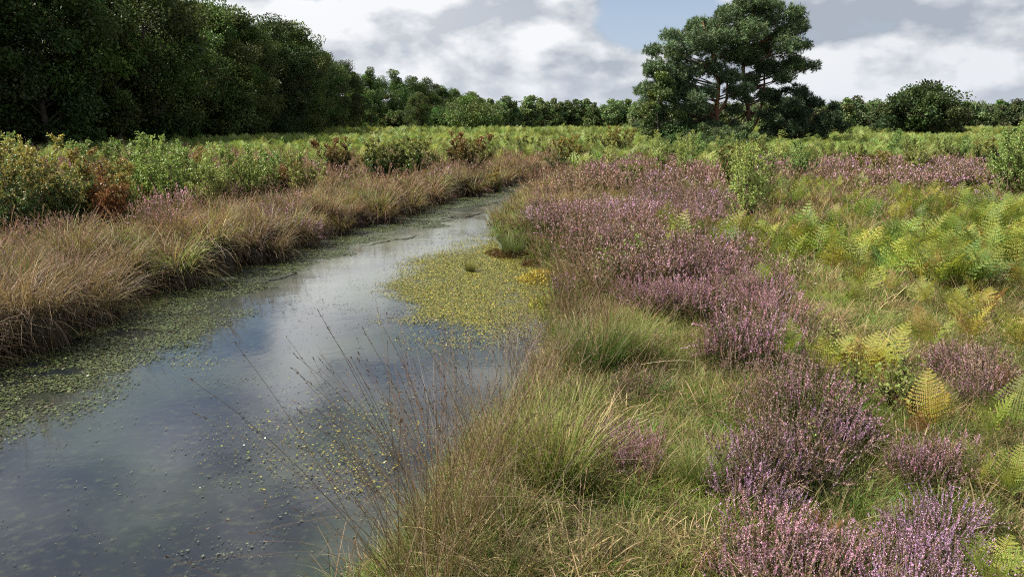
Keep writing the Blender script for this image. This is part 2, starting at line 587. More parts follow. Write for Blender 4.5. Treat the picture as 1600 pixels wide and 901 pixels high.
def culms(g, rng, n, r, h, wd, stem, head, lean=0.16, curve=0.35, segs=5, headlen=0.3):
    """flowering grass stems with a narrow dark panicle"""
    L = h * (0.7 + 0.45 * rng.random(n))
    P, side, out = arc_paths(rng, n, r, L, lean, curve, segs)
    W = wd * np.linspace(1.0, 0.5, segs)[None] * np.ones((n, 1))
    ribbons(g, P, W, side, ramp(stem, head, segs, n, rng))
    k = 7
    t = 1 - headlen * rng.random((n, k)) * rng.random((n, 1))
    ii = np.clip((t * (segs - 1)).astype(int), 0, segs - 2); fr = t * (segs - 1) - ii
    a = np.take_along_axis(P, ii[..., None], 1); b = np.take_along_axis(P, ii[..., None] + 1, 1)
    Q = (a + (b - a) * fr[..., None]).reshape(-1, 3)
    D = unit(np.repeat(unit(P[:, -1] - P[:, -2]), k, 0) + 0.35 * rdir(rng, n * k))
    leaves(g, Q, D, unit(np.cross(D, rdir(rng, n * k))), wd * 9 * (0.6 + 0.8 * rng.random(n * k)), wd * 1.3, jit(rng, head, n * k, 0.35))


def tussock(seed, lod=0):
    """purple moor grass tussock: leaves, hanging dead skirt | flowering stems"""
    rng = np.random.default_rng(seed)
    wd = (0.0032, 0.006, 0.0105)[lod]; n = (520, 300, 170)[lod]
    g = Geo()
    L = 0.60 * (0.45 + 0.65 * rng.random(n)); segs = (6, 5, 5)[lod]
    P, side, out = arc_paths(rng, n, 0.2, L, 0.33, 1.15, segs)
    wx, wy = 0.0, 0.0
    W = wd * (0.7 + 0.6 * rng.random(n))[:, None] * np.linspace(1, 0.1, segs)[None]
    kind = rng.random(n)
    tone = seed % 3
    col = ramp((0.085, 0.10, 0.028), ((0.19, 0.21, 0.06), (0.27, 0.215, 0.085), (0.22, 0.165, 0.085))[tone], segs, n, rng, 0.35)
    d = kind < (0.18, 0.40, 0.28)[tone]
    col[d] = ramp((0.13, 0.095, 0.05), (0.31, 0.225, 0.13), segs, d.sum(), rng, 0.4)
    d = kind > (0.84, 0.74, 0.45)[tone]
    col[d] = ramp((0.09, 0.07, 0.05), PURP, segs, d.sum(), rng)
    ribbons(g, P, W, side, col)
    m = int(n * 0.8)
    P, side, out = arc_paths(rng, m, 0.24, 0.62 * (0.5 + 0.7 * rng.random(m)), 1.0, 1.9, segs)
    W = wd * 0.9 * np.linspace(1, 0.15, segs)[None] * np.ones((m, 1))
    ribbons(g, P, W, side, ramp((0.035, 0.025, 0.016), (0.12, 0.085, 0.055), segs, m, rng, 0.5))  # dead skirt, its brown darkened to paint in the bank's shadow side
    # peaty crown of old leaf bases
    th = np.linspace(0, 2 * PI, 11)[:-1]
    rad = np.array([0.0, 0.15, 0.23, 0.25, 0.22]); zz = np.array([0.13, 0.11, 0.02, -0.12, -0.45])
    rr = rad[:, None] * (1 + 0.25 * (rng.random((5, 10)) - 0.5))
    v = np.stack([rr * np.cos(th), rr * np.sin(th), zz[:, None] + 0 * rr], -1)
    i = np.arange(4)[:, None] * 10; j = np.arange(10)[None]; j2 = (j + 1) % 10
    g.add(v, np.stack([i + j, i + j2, i + 10 + j2, i + 10 + j], -1), jit(rng, (0.03, 0.021, 0.013), 50, 0.4))
    g2 = Geo()
    culms(g2, rng, (30, 22, 14)[lod], 0.2, 0.58, wd * 0.55, TAN, PURP, lean=0.25, curve=0.55)
    nm = 'tussock_%d' % lod
    return [('leaves', g.mesh(nm + '_leaves', M_grass)), ('flower_stems', g2.mesh(nm + '_stems', M_grass))]


LILAC = (0.52, 0.32, 0.52); MAUVE = (0.45, 0.265, 0.36); FADED = (0.35, 0.24, 0.225)


def heather(seed, lod, flower, n=None, h=0.34, r=0.2, bloom=0.45):
    """ling bush: woody stems with scale leaves | flower spikes"""
    rng = np.random.default_rng(seed)
    n = n or (150, 72, 40)[lod]
    segs = 5
    L = h * (0.6 + 0.55 * rng.random(n))
    P, side, out = arc_paths(rng, n, r, L, 0.20, 0.18, segs)
    g = Geo(); g2 = Geo()
    W = (0.0016, 0.003, 0.005)[lod] * np.linspace(1, 0.6, segs)[None] * np.ones((n, 1))
    ribbons(g, P, W, side, ramp((0.05, 0.032, 0.02), (0.10, 0.09, 0.04), segs, n, rng))

    def along(t):
        k = t.shape[1]
        ii = np.clip((t * (segs - 1)).astype(int), 0, segs - 2); fr = t * (segs - 1) - ii
        a = np.take_along_axis(P, ii[..., None], 1); b = np.take_along_axis(P, ii[..., None] + 1, 1)
        return (a + (b - a) * fr[..., None]).reshape(-1, 3), np.repeat(unit(P[:, -1] - P[:, -2]), k, 0)
    k = (14, 7, 4)[lod]
    Q, T = along(0.2 + 0.55 * rng.random((n, k)))
    D = unit(T * 0.7 + rdir(rng, n * k))
    sz = (0.02, 0.034, 0.055)[lod]
    leaves(g, Q, D, unit(np.cross(D, rdir(rng, n * k))), sz * (0.6 + 0.8 * rng.random(n * k)), sz * 0.16, jit(rng, (0.075, 0.085, 0.035), n * k, 0.4, 0.15))
    k = (34, 12, 5)[lod]
    fl = (bloom * (0.5 + 0.7 * rng.random(n)))[:, None]
    t = 1 - fl * rng.random((n, k))
    Q, T = along(t)
    D = unit(T * 0.95 + 0.8 * rdir(rng, n * k))
    sz = (0.0105, 0.021, 0.04)[lod]
    fs = jit(rng, flower, n, 0.28, 0.1)
    old = rng.random(n) < 0.3
    fs[old] = jit(rng, (0.24, 0.155, 0.13), old.sum(), 0.3, 0.1)
    fc = np.repeat(fs, k, 0)
    brn = rng.random(n * k) < 0.2
    fc[brn] = np.array((0.13, 0.10, 0.06))
    leaves(g2, Q, D, unit(np.cross(D, rdir(rng, n * k))), sz * (0.6 + 0.7 * rng.random(n * k)), sz * 0.33, np.clip(fc * (0.8 + 0.4 * rng.random((n * k, 1))), 0, 1))
    return [('stems', g.mesh('heather_stems', M_grass)), ('flowers', g2.mesh('heather_flowers', M_heather))]


def frond(g, rng, base, az, L, arch0, arch1, col, lod=0, stalk=0.35, width=0.34, brown=0.0):
    """one bracken frond: arching stalk, tapering rows of toothed leaflets"""
    segs = 18
    t = np.linspace(0, 1, segs)
    th = arch0 + (arch1 - arch0) * t ** 1.4
    ds = L / (segs - 1)
    r = np.cumsum(np.sin(th)) * ds; z = np.cumsum(np.cos(th)) * ds
    o = np.array([math.cos(az), math.sin(az), 0.0]); s = np.array([-o[1], o[0], 0.0])
    path = base + o[None] * r[:, None] + np.array([0, 0, 1.0])[None] * z[:, None]
    T = unit(np.gradient(path, axis=0))
    tube(g, path, np.linspace(0.004, 0.0012, segs) * (1, 1.4, 2)[lod], np.asarray(col) * np.array([1.1, 0.9, 0.8]), 3)
    k = (14, 9, 7)[lod]
    u = np.linspace(stalk, 0.985, k)
    q = np.stack([np.interp(u, t, path[:, a]) for a in range(3)], -1)
    tt = unit(np.stack([np.interp(u, t, T[:, a]) for a in range(3)], -1))
    v = (u - stalk) / (1 - stalk)
    ln = L * width * (1 - v) ** 0.85 * np.minimum(1, 0.72 + v * 2.2) + 0.012
    nrm = unit(np.cross(tt, s[None]))
    for sg in (-1, 1):
        d = unit(s[None] * sg + tt * 0.35 + nrm * (0.1 + 0.12 * rng.normal(size=(k, 1))))
        m = (9, 5, 2)[lod]
        uu = (np.arange(m) + 0.5) / m
        pos = (q[:, None] + d[:, None] * (ln[:, None] * uu[None])[..., None])
        pos[..., 2] -= (0.10 * ln[:, None] * uu[None] ** 2)
        gapl = L * (1 - stalk) / k
        pl = gapl * (0.5, 0.44, 0.6)[lod] * (1.12 - uu[None] ** 1.5) * np.minimum(1, ln[:, None] / (0.12 * L) + 0.3)
        cc = jit(rng, col, k, 0.15, 0.08)[:, None].repeat(m, 1)
        for s2 in (-1, 1):
            dd = unit(tt[:, None] * s2 + d[:, None] * 0.45 + 0 * pos)
            n3 = unit(np.cross(dd, nrm[:, None] + 0 * pos))
            leaves(g, pos.reshape(-1, 3), dd.reshape(-1, 3), n3.reshape(-1, 3), pl.ravel(), (ln[:, None] / m * 0.46 + 0 * pl).ravel(), cc.reshape(-1, 3))
        leaves(g, q + d * ln[:, None] * 0.8, d, unit(np.cross(d, nrm)), ln * 0.28, ln * 0.05 + 0.001, jit(rng, col, k, 0.15))


BRK = (0.19, 0.23, 0.04); BRKY = (0.29, 0.28, 0.05); BRKG = (0.12, 0.18, 0.045); BRKB = (0.20, 0.105, 0.035)


def bracken(seed, lod=0, cols=(BRK,), n=4, L=0.75):
    rng = np.random.default_rng(seed)
    parts = []
    g = Geo()
    az0 = rng.random() * 6.3
    for k in range(n):
        frond(g, rng, np.array([rng.normal() * 0.05, rng.normal() * 0.05, -0.02]), az0 + k * 2 * PI / n + rng.normal() * 0.4,
              L * (0.75 + 0.4 * rng.random()), 0.05 + 0.2 * rng.random(), 0.55 + 0.7 * rng.random(), cols[k % len(cols)], lod)
    return [('fronds', g.mesh('bracken_fronds', M_fern))]


def sapling(seed, H, spread, nl, leafcol, tipcol=None, ls=0.034, stems=5, dense=1.0, low=0.12):
    """young birch / willow scrub: several whippy stems, side twigs, small leaves"""
    rng = np.random.default_rng(seed)
    g = Geo(); g2 = Geo()
    twP = []; twT = []; twH = []
    for k in range(stems):
        a = rng.random() * 2 * PI; ln = H * (0.45 + 0.57 * rng.random()) if k else H
        t = np.linspace(0, 1, 8)
        rad = spread * (0.3 + 1.1 * rng.random()) * (k > 0)
        p = np.stack([np.cos(a) * rad * t ** 0.8 + 0.03 * rng.normal(size=8) * t, np.sin(a) * rad * t ** 0.8 + 0.03 * rng.normal(size=8) * t, ln * t - 0.05], -1)
        tube(g, p, np.linspace(0.013, 0.003, 8) * H / 1.2, jit(rng, (0.10, 0.06, 0.04), 1, 0.2)[0], 4)
        nt = int(14 * H / 1.2) + 4
        for q in range(nt):
            u = low + (0.98 - low) * rng.random()
            b = np.array([np.interp(u, t, p[:, c]) for c in range(3)])
            aa = rng.random() * 2 * PI
            le = (0.16 + 0.26 * rng.random()) * H / 1.2 * (1.12 - u * 0.8)
            d = np.array([np.cos(aa), np.sin(aa), 0.75 + 0.6 * rng.random()]); d /= np.linalg.norm(d)
            pts = b + d * le * np.linspace(0, 1, 4)[:, None] + np.array([0, 0, 0.05 * le]) * (np.linspace(0, 1, 4) ** 2)[:, None]
            tube(g, pts, np.linspace(0.0045, 0.0018, 4), (0.10, 0.06, 0.04), 3)
            twP.append(pts)
    tw = np.array(twP)
    per = max(1, int(nl / len(tw)))
    u = rng.random((len(tw), per)) ** 0.7 * 2.99
    ii = u.astype(int); fr = (u - ii)[..., None]
    a = np.take_along_axis(tw, ii[..., None], 1); b = np.take_along_axis(tw, ii[..., None] + 1, 1)
    Q = (a + (b - a) * fr).reshape(-1, 3) + rng.normal(size=(len(tw) * per, 3)) * 0.02
    N = len(Q)
    D = unit(rdir(rng, N) + np.array([0, 0, -0.25]))
    c = jit(rng, leafcol, N, 0.3, 0.14)
    if tipcol is not None:
        hh = Q[:, 2] / H + 0.25 * rng.normal(size=N)
        c = np.where((hh > 0.62)[:, None], jit(rng, tipcol, N, 0.3, 0.14), c)
    leaves(g2, Q, D, unit(np.cross(D, rdir(rng, N))), ls * (0.65 + 0.6 * rng.random(N)), ls * 0.36, c, 0.25)
    return [('stems', g.mesh('sapling_stems', M_bark)), ('foliage', g2.mesh('sapling_foliage', M_leaf))]


def broadleaf(seed, H, Rr, low, nclump, per, ls, col, trunk_col=(0.09, 0.075, 0.06), pointed=0.0, mat=None, tr=None, fill=0.35, clump=0.27):
    """tree: wobbling trunk and limbs | crown of leaf clumps spread through its volume"""
    rng = np.random.default_rng(seed)
    g = Geo(); g2 = Geo()
    tr = tr or H * 0.017
    t = np.linspace(0, 1, 9)
    lean = rng.normal(size=2) * 0.03 * H
    wob = np.cumsum(rng.normal(size=(9, 2)), 0) * 0.008 * H
    tp = np.stack([lean[0] * t + wob[:, 0], lean[1] * t + wob[:, 1], 0.86 * H * t - 0.3], -1)
    tube(g, tp, tr * (1 - 0.85 * t) * (1 + 0.5 * np.exp(-t * 18)), jit(rng, trunk_col, 1, 0.15)[0], 8)
    zc, zr = (low + 1) / 2 * H, (1 - low) / 2 * H
    C_ = []
    while len(C_) < nclump:
        p = rng.normal(size=3); p /= np.linalg.norm(p)
        rad = (fill + (1 - fill) * rng.random()) ** 0.6
        q = p * rad
        wz = q[2]
        prof = 1.0 - pointed * max(0, wz + 0.3) * 0.75
        bump = 0.68 + 0.6 * vnoise(math.atan2(p[1], p[0]) * 1.3 + 9, p[2] * 2.2 + 5, seed)
        C_.append(np.array([q[0] * Rr * prof * bump, q[1] * Rr * prof * bump, zc + wz * zr * (0.9 + 0.1 * bump)]))
    for q in np.linspace(0.72, 0.97, 5):
        C_.append(np.array([lean[0] * q + rng.normal() * 0.06 * Rr, lean[1] * q + rng.normal() * 0.06 * Rr, q * H]))
    for c in C_:
        hz = max(0.1, min(0.95, (c[2] - 0.25 * np.hypot(c[0], c[1])) / (0.86 * H) - 0.04))
        b = np.array([np.interp(hz, t, tp[:, k]) for k in range(3)])
        mid = (b + c) / 2 + np.array([0, 0, 0.07 * np.linalg.norm(c - b)]) + rng.normal(size=3) * 0.03 * Rr
        s = np.linspace(0, 1, 5)[:, None]
        path = b * (1 - s) ** 2 + 2 * mid * s * (1 - s) + c * s ** 2
        tube(g, path, np.linspace(tr * 0.3 * (1.1 - hz), tr * 0.05, 5), jit(rng, trunk_col, 1, 0.2)[0], 4)
        cr = clump * Rr * (0.6 + 0.8 * rng.random())
        n = int(per * (0.6 + 0.8 * rng.random()))
        d = rdir(rng, n)
        rr = cr * (0.35 + 0.75 * rng.random(n) ** 0.5)
        lump = 0.7 + 0.6 * vnoise(d[:, 0] * 2.3 + 7, d[:, 1] * 2.3 + d[:, 2] * 1.7 + 3, seed + len(C_))
        Q = c + d * (rr * lump)[:, None] * np.array([1, 1, 0.72])
        D = unit(d * 0.6 + rdir(rng, n) + np.array([0, 0, -0.1]))
        cc = np.asarray(col) * (0.8 + 0.45 * rng.random()) * (1 + 0.1 * rng.normal(size=3))
        leaves(g2, Q - D * ls * 0.4, D, unit(np.cross(D, rdir(rng, n) + 0.5 * d)), ls * (0.6 + 0.8 * rng.random(n)), ls * 0.36 * (0.7 + 0.6 * rng.random(n)),
               jit(rng, cc, n, 0.25, 0.1), 0.3)
    return [('trunk', g.mesh('tree_trunk', M_bark)), ('crown', g2.mesh('tree_crown', mat or M_wood_leaf))]


def pine(seed, trunk, pads, tuft=0.34, per=60, col=(0.05, 0.082, 0.038), extra=()):
    """Scots pine: trunk path and boughs that carry pads of needle tufts; pads = (x, y, z, rx, rz)"""
    rng = np.random.default_rng(seed)
    g = Geo(); g2 = Geo()
    tp = np.asarray(trunk, float)
    H = tp[-1, 2]
    tz = np.linspace(0, 1, 14)
    zi = np.linspace(tp[0, 2], H, 14)
    path = np.stack([np.interp(zi, tp[:, 2], tp[:, 0]), np.interp(zi, tp[:, 2], tp[:, 1]), zi], -1)
    red = np.clip((zi / H - 0.12) * 3, 0, 1)[:, None]
    tcol = np.array([(0.085, 0.06, 0.045)]) * (1 - red) + np.array([(0.27, 0.12, 0.06)]) * red
    tube(g, path, 0.21 * (1 - 0.8 * tz) + 0.02, tcol, 9)
    for e in extra:
        e = np.asarray(e, float)
        s = np.linspace(0, 1, 8); sk = np.linspace(0, 1, len(e))
        pe = np.stack([np.interp(s, sk, e[:, k]) for k in range(3)], -1)
        tube(g, pe, np.linspace(0.13, 0.04, 8), (0.2, 0.10, 0.055), 7)
    for (x, y, z, rx, rz) in pads:
        c = np.array([x, y, z])
        d0 = np.hypot(x - np.interp(z, tp[:, 2], tp[:, 0]), y)
        zb = np.clip(z - 0.28 * d0 - 0.1, 0.25 * H, H * 0.97)
        b = np.array([np.interp(zb, zi, path[:, 0]), np.interp(zb, zi, path[:, 1]), zb])
        s = np.linspace(0, 1, 6)[:, None]
        mid = (b + c) / 2 + np.array([0, 0, -0.06 * d0]) + rng.normal(size=3) * 0.12
        bp = b * (1 - s) ** 2 + 2 * mid * s * (1 - s) + c * s ** 2
        tube(g, bp, np.linspace(0.075, 0.018, 6), (0.13, 0.075, 0.048), 5)
        n = int(per * rx * rx * 1.6) + 10
        d = rdir(rng, n); rr = rng.random(n) ** 0.45
        lump = 0.72 + 0.56 * vnoise(d[:, 0] * 2.1 + z, d[:, 1] * 2.1 + d[:, 2] * 1.5 + x, seed)
        Q = c + d * (rr * lump)[:, None] * np.array([rx, rx, rz])
        for k in rng.choice(n, min(7, n), replace=False):
            tube(g, np.stack([c + (Q[k] - c) * u for u in (0, 0.5, 1)]) + np.array([[0, 0, -0.1], [0, 0, -0.03], [0, 0, 0]]), (0.02, 0.013, 0.007), (0.11, 0.07, 0.045), 3)
        ax_ = unit(d * np.array([1, 1, 0.5]) + np.array([0, 0, 0.75]) + 0.3 * rdir(rng, n))
        kk = 13
        D = unit(np.repeat(ax_, kk, 0) * 0.6 + rdir(rng, n * kk))
        tc_ = np.repeat(jit(rng, np.asarray(col) * (0.85 + 0.3 * rng.random()), n, 0.25, 0.1), kk, 0)
        leaves(g2, np.repeat(Q, kk, 0), D, unit(np.cross(D, rdir(rng, n * kk))), tuft * (0.6 + 0.6 * rng.random(n * kk)), tuft * 0.075, tc_)
    return [('trunk', g.mesh('pine_trunk', M_bark)), ('crown', g2.mesh('pine_crown', M_needle))]


rng = np.random.default_rng(11)


def on(px, py, dz=0.0):
    p = at(px, py, 0.0)
    return (p[0], p[1], float(gz(p[0], p[1])) + dz)


def far(px, Yd, dz=0.0):
    return ((px - 800) / FPX * Yd * math.cos(PITCH) * 1.0 + 0.0, Yd, float(gz((px - 800) / FPX * Yd, Yd)) + dz)


def fx(px, Yd):
    """world x of a far thing standing on the level ground at depth Yd"""
    d = Yd * math.cos(PITCH) + EYE * math.sin(PITCH)
    return (px - 800) / FPX * d


def put_far(pr, px, Yd, rz, sc, label, group=None):
    x = fx(px, Yd)
    return pr.put((x, Yd, float(gz(x, Yd)) - 0.05), rz, sc, label, group)


# ------------------------------------------------------------------ trees: the dark wood on the left
OAK = (0.055, 0.085, 0.026)
oaks = [Proto('broadleaf_tree', 'tree', broadleaf(100 + k, 15.0, 4.6, 0.03 + 0.05 * (k % 2), 84, 400, 0.23, OAK, mat=M_wood_leaf)) for k in range(4)]
slim = [Proto('broadleaf_tree', 'tree', broadleaf(120 + k, 14.0, 3.2, 0.05, 66, 360, 0.23, (0.09, 0.135, 0.042), pointed=0.8)) for k in range(3)]
edge = [(-260, 40), (-120, 43), (0, 47), (110, 52), (215, 57), (300, 64), (365, 74), (415, 88), (455, 106), (490, 128), (520, 155)]
G_w = 'tall trees of the dark wood on the left'
e_px = np.array([a for a, b in edge]); e_y = np.array([b for a, b in edge])
pts = []
seg = np.array([(fx(a, b), b) for a, b in edge])
cum = np.r_[0, np.cumsum(np.hypot(*np.diff(seg, axis=0).T))]
for row in range(2):
    s = 1.5 + row * 2.0
    while s < cum[-1]:
        x, y = np.interp(s, cum, seg[:, 0]), np.interp(s, cum, seg[:, 1])
        x2, y2 = np.interp(s + 1, cum, seg[:, 0]), np.interp(s + 1, cum, seg[:, 1])
        nrm = unit(np.array([-(y2 - y), (x2 - x)]))
        off = row * 6.0 + rng.normal() * 0.8
        pts.append((x + nrm[0] * off, y + nrm[1] * off, row))
        s += 4.6 + 1.6 * rng.random() + row * 0.6
for k, (x, y, row) in enumerate(pts):
    pr = oaks[int(rng.integers(4))] if rng.random() < 0.78 else slim[int(rng.integers(3))]
    lab = ('tall dark leafy tree in the front row of the shaded wood on the left' if row == 0 else
           'tall dark tree deeper inside the shaded wood on the left')
    pr.put((x, y, float(gz(x, y)) - 0.05), rng.random() * 6.3, (0.84 + 0.17 * rng.random()), lab, G_w + (', front row' if row == 0 else ', behind the front row'))

# undergrowth along the wood's foot
under = [Proto('woodland_bush', 'bush', broadleaf(140 + k, 3.6, 2.6, -0.05, 34, 200, 0.24, OAK)) for k in range(2)]
for row in (0, 1):
    s = 0.0
    while s < cum[-1]:
        x, y = np.interp(s, cum, seg[:, 0]), np.interp(s, cum, seg[:, 1])
        x2, y2 = np.interp(s + 1, cum, seg[:, 0]), np.interp(s + 1, cum, seg[:, 1])
        nrm = unit(np.array([-(y2 - y), (x2 - x)]))
        off = (2.5, 9.0)[row] + rng.normal() * 1.0
        x, y = x + nrm[0] * off, y + nrm[1] * off
        under[int(rng.integers(2))].put((x, y, float(gz(x, y)) - 0.05), rng.random() * 6.3, 0.75 + 0.6 * rng.random(),
                                        'dark bush growing under the tall trees of the left wood', 'undergrowth of the dark wood on the left')
        s += 3.0 + 1.5 * rng.random()

# row of separate trees that steps down towards the middle
A = oaks + slim
for (px, Yd, pi, sc, lab) in [
        (536, 165, 0, 0.86, 'dark rounded tree where the tall wood steps down to the skyline'),
        (556, 172, 5, 0.84, 'slender tree standing just left of the narrow pointed one'),
        (580, 178, 4, 0.92, 'tall thin tree with ragged top beside the end of the wood'),
        (603, 196, 2, 0.80, 'mid height tree between the thin ragged tree and the pointed one'),
        (622, 200, 6, 0.98, 'bright green pointed tree right of the dark wood'),
        (641, 215, 1, 0.86, 'broad tree right beside the bright pointed tree'),
        (666, 220, 3, 0.86, 'dark round topped tree left of the pale spreading tree'),
        (690, 240, 0, 0.80, 'dark tree behind the pale spreading tree'),
        (705, 250, 2, 0.78, 'low dark tree above the right side of pale spreading tree'),
        (655, 170, 3, 0.52, 'low dark bushy tree in front of the stepped row')]:
    put_far(A[pi], px, Yd, rng.random() * 6.3, sc * 1.17, lab)
for k in range(26):
    px = 530 + 190 * (k + rng.random()) / 26
    put_far(under[k % 2], px, 185 + 60 * rng.random(), rng.random() * 6.3, 1.3 + 0.9 * rng.random(), 'bush filling the foot of the stepped row of trees right of the dark wood', 'undergrowth of the stepped row of trees')
pale = Proto('spreading_tree', 'tree', broadleaf(150, 7.0, 5.4, 0.22, 46, 190, 0.34, (0.12, 0.18, 0.055), trunk_col=(0.32, 0.29, 0.25)))
put_far(pale, 733, 150, 0.3, 1.0, 'pale green spreading tree with bare pale limbs in front of the far wood')

# far wood along the horizon
farA = [Proto('far_tree', 'tree', broadleaf(160 + k, 13.0, 4.6, -0.02, 50, 80, 0.75, (0.10, 0.15, 0.06), fill=0.15)) for k in range(4)]
farB = [Proto('far_tree', 'tree', broadleaf(170 + k, 9.0, 4.0, -0.04, 44, 80, 0.62, (0.10, 0.14, 0.06), fill=0.15)) for k in range(4)]
px = 712.0
while px < 1010:
    Yd = 300 + 110 * smooth(px, 712, 900) + rng.normal() * 8
    put_far(farA[int(rng.integers(4))], px, Yd, rng.random() * 6.3, 0.92 + 0.3 * rng.random() + 0.06 * smooth(px, 800, 900), 'far off tree in the hazy wood between the dark wood and the pines', 'far trees on the middle skyline')
    px += 9 + 7 * rng.random()
px = 720.0
while px < 1000:
    put_far(farA[int(rng.integers(4))], px, 450 + rng.normal() * 15, rng.random() * 6.3, 0.95 + 0.3 * rng.random(), 'far off tree in the hazy wood between the dark wood and the pines', 'far trees on the middle skyline')
    px += 14 + 8 * rng.random()
px = 1000.0
while px < 1720:
    put_far(farB[int(rng.integers(4))], px, 255 + rng.normal() * 9 + 20 * math.sin(px * 0.013), rng.random() * 6.3, 0.9 + 0.35 * rng.random(), 'small far off tree in the low wood along the right skyline', 'far trees on the right skyline')
    px += 12 + 9 * rng.random()
px = 1010.0
while px < 1740:
    put_far(farB[int(rng.integers(4))], px, 300 + rng.normal() * 12, rng.random() * 6.3, 1.0 + 0.3 * rng.random(), 'small far off tree in the low wood along the right skyline', 'far trees on the right skyline')
    px += 17 + 9 * rng.random()
lone = Proto('rounded_tree', 'tree', broadleaf(181, 7.6, 5.3, 0.05, 80, 230, 0.36, (0.052, 0.08, 0.03)))
put_far(lone, 1436, 112, 0.6, 1.0, 'solitary dense rounded tree standing out from the right skyline')
lone2 = Proto('low_tree', 'tree', broadleaf(182, 5.2, 4.2, 0.0, 50, 190, 0.34, (0.05, 0.075, 0.03)))
put_far(lone2, 1392, 118, 1.6, 0.62, 'low bush on the left foot of the solitary rounded tree')
put_far(lone2, 1478, 118, 2.6, 0.68, 'low bush on the right foot of the solitary rounded tree')

# ------------------------------------------------------------------ the two pines and the bushes at their feet
PY = 61.0
S = (PY * math.cos(PITCH) + EYE * math.sin(PITCH)) / FPX    # metres per photograph pixel there


def W_(px, py, d=0.0):
    return ((px - 800) * S, d, EYE + (199 - py) * S)


def pads(lst, x0, depth, seed):
    r = np.random.default_rng(seed)
    o = []
    for (px, py, rp) in lst:
        x, _, z = W_(px, py)
        o.append((x - x0, depth * r.normal(), z, rp * S * 0.95, rp * S * 0.62))
        o.append((x - x0 + r.normal() * 0.3, -abs(depth * r.normal()) - 0.6, z - 0.2, rp * S * 0.8, rp * S * 0.55))
        o.append((x - x0 + r.normal() * 0.5, abs(depth * r.normal()) + 0.8, z + 0.1, rp * S * 0.6, rp * S * 0.4))
    return o


xr = W_(1174, 200)[0]
right_pads = [(1160, 4, 28), (1190, 10, 25), (1130, 20, 23), (1218, 26, 20), (1240, 40, 15), (1180, 32, 34), (1215, 52, 26),
              (1242, 70, 16), (1200, 72, 28), (1150, 50, 34), (1120, 46, 22), (1225, 96, 24), (1254, 99, 16), (1195, 102, 26),
              (1162, 84, 30), (1215, 118, 18), (1140, 80, 26), (1175, 120, 18), (1098, 38, 17), (1148, 168, 13), (1200, 146, 16), (1140, 194, 13), (1190, 176, 11), (1156, 150, 12), (1215, 140, 14)]
t_r = [(0, 0, -0.3), (0.05, 0, 2.2), (-0.35, 0.1, 4.5), (-0.75, 0.1, 6.2), (-0.6, 0, 8.5), (-0.2, 0, 11.0), (0.1, 0, 12.2)]
fork_r = [[(0.1, 0.0, 1.4), (0.75, -0.1, 2.6), (1.0, -0.2, 4.5), (0.9, -0.2, 6.8), (1.4, -0.2, 8.6)]]
pr = Proto('scots_pine', 'pine tree', pine(201, t_r, pads(right_pads, xr, 1.3, 5), extra=fork_r, col=(0.09, 0.14, 0.066)))
pr.put((xr - 0.3, PY, -0.05), 0, 0.955, 'taller right hand pine with red trunk and layered boughs')
xl = W_(1117, 200)[0]
left_pads = [(1086, 40, 22), (1068, 62, 24), (1040, 58, 16), (1020, 78, 18), (1050, 86, 26), (1002, 112, 15), (1018, 104, 20), (1090, 72, 28), (1030, 120, 24),
             (1062, 112, 28), (1100, 104, 24), (1010, 136, 20), (1036, 146, 22), (1070, 142, 22), (1128, 120, 20), (1015, 158, 18), (1092, 142, 16),
             (1112, 60, 24), (1050, 168, 20), (1145, 140, 18), (1060, 184, 20), (1084, 168, 17), (1030, 186, 20), (1100, 190, 13), (1078, 196, 15), (1040, 204, 18), (1024, 172, 20), (1046, 128, 22), (1000, 140, 15), (1012, 194, 16), (1070, 150, 18)]
t_l = [(0, 0, -0.3), (0.0, 0, 1.8), (-0.1, 0, 3.4), (0.0, 0, 5.0), (-0.5, 0, 7.0), (-1.2, 0, 8.8), (-1.5, 0, 9.8)]
fork_l = [[(-0.05, 0, 2.4), (-1.0, 0.1, 3.4), (-2.2, 0.1, 4.2), (-3.4, 0.1, 5.4)], [(0, 0, 2.8), (0.7, -0.1, 4.0), (0.5, -0.2, 6.0), (0.0, -0.2, 7.4)]]
pr = Proto('scots_pine', 'pine tree', pine(202, t_l, pads(left_pads, xl, 1.2, 6), extra=fork_l, col=(0.10, 0.155, 0.08)))
pr.put((xl - 0.2, PY - 1.0, -0.05), 0, 0.97, 'shorter left hand pine with spreading dark forked trunk')
# dark young pine under the right side
xy = W_(1225, 200)[0]
ypads = [(1222, 146, 15), (1206, 162, 18), (1244, 160, 15), (1232, 176, 20), (1262, 186, 16), (1198, 184, 18), (1215, 198, 20), (1250, 200, 18), (1282, 196, 12), (1265, 168, 9), (1186, 202, 14)]
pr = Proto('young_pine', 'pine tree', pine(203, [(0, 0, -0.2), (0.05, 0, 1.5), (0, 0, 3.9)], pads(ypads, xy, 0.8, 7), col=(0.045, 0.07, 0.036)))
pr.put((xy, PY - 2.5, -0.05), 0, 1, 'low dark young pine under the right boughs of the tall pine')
birchy = Proto('birch_tree', 'tree', broadleaf(210, 5.6, 1.5, 0.02, 40, 170, 0.15, (0.085, 0.13, 0.04), mat=M_leaf, pointed=0.4))
x = W_(1016, 200)[0]
birchy.put((x, PY - 4, -0.05), 0.5, (1, 1, 1), 'light green birch at the left foot of the pines')
sb = Proto('leafy_bush', 'bush', broadleaf(211, 2.6, 1.9, 0.0, 40, 130, 0.15, (0.07, 0.115, 0.045), mat=M_leaf))
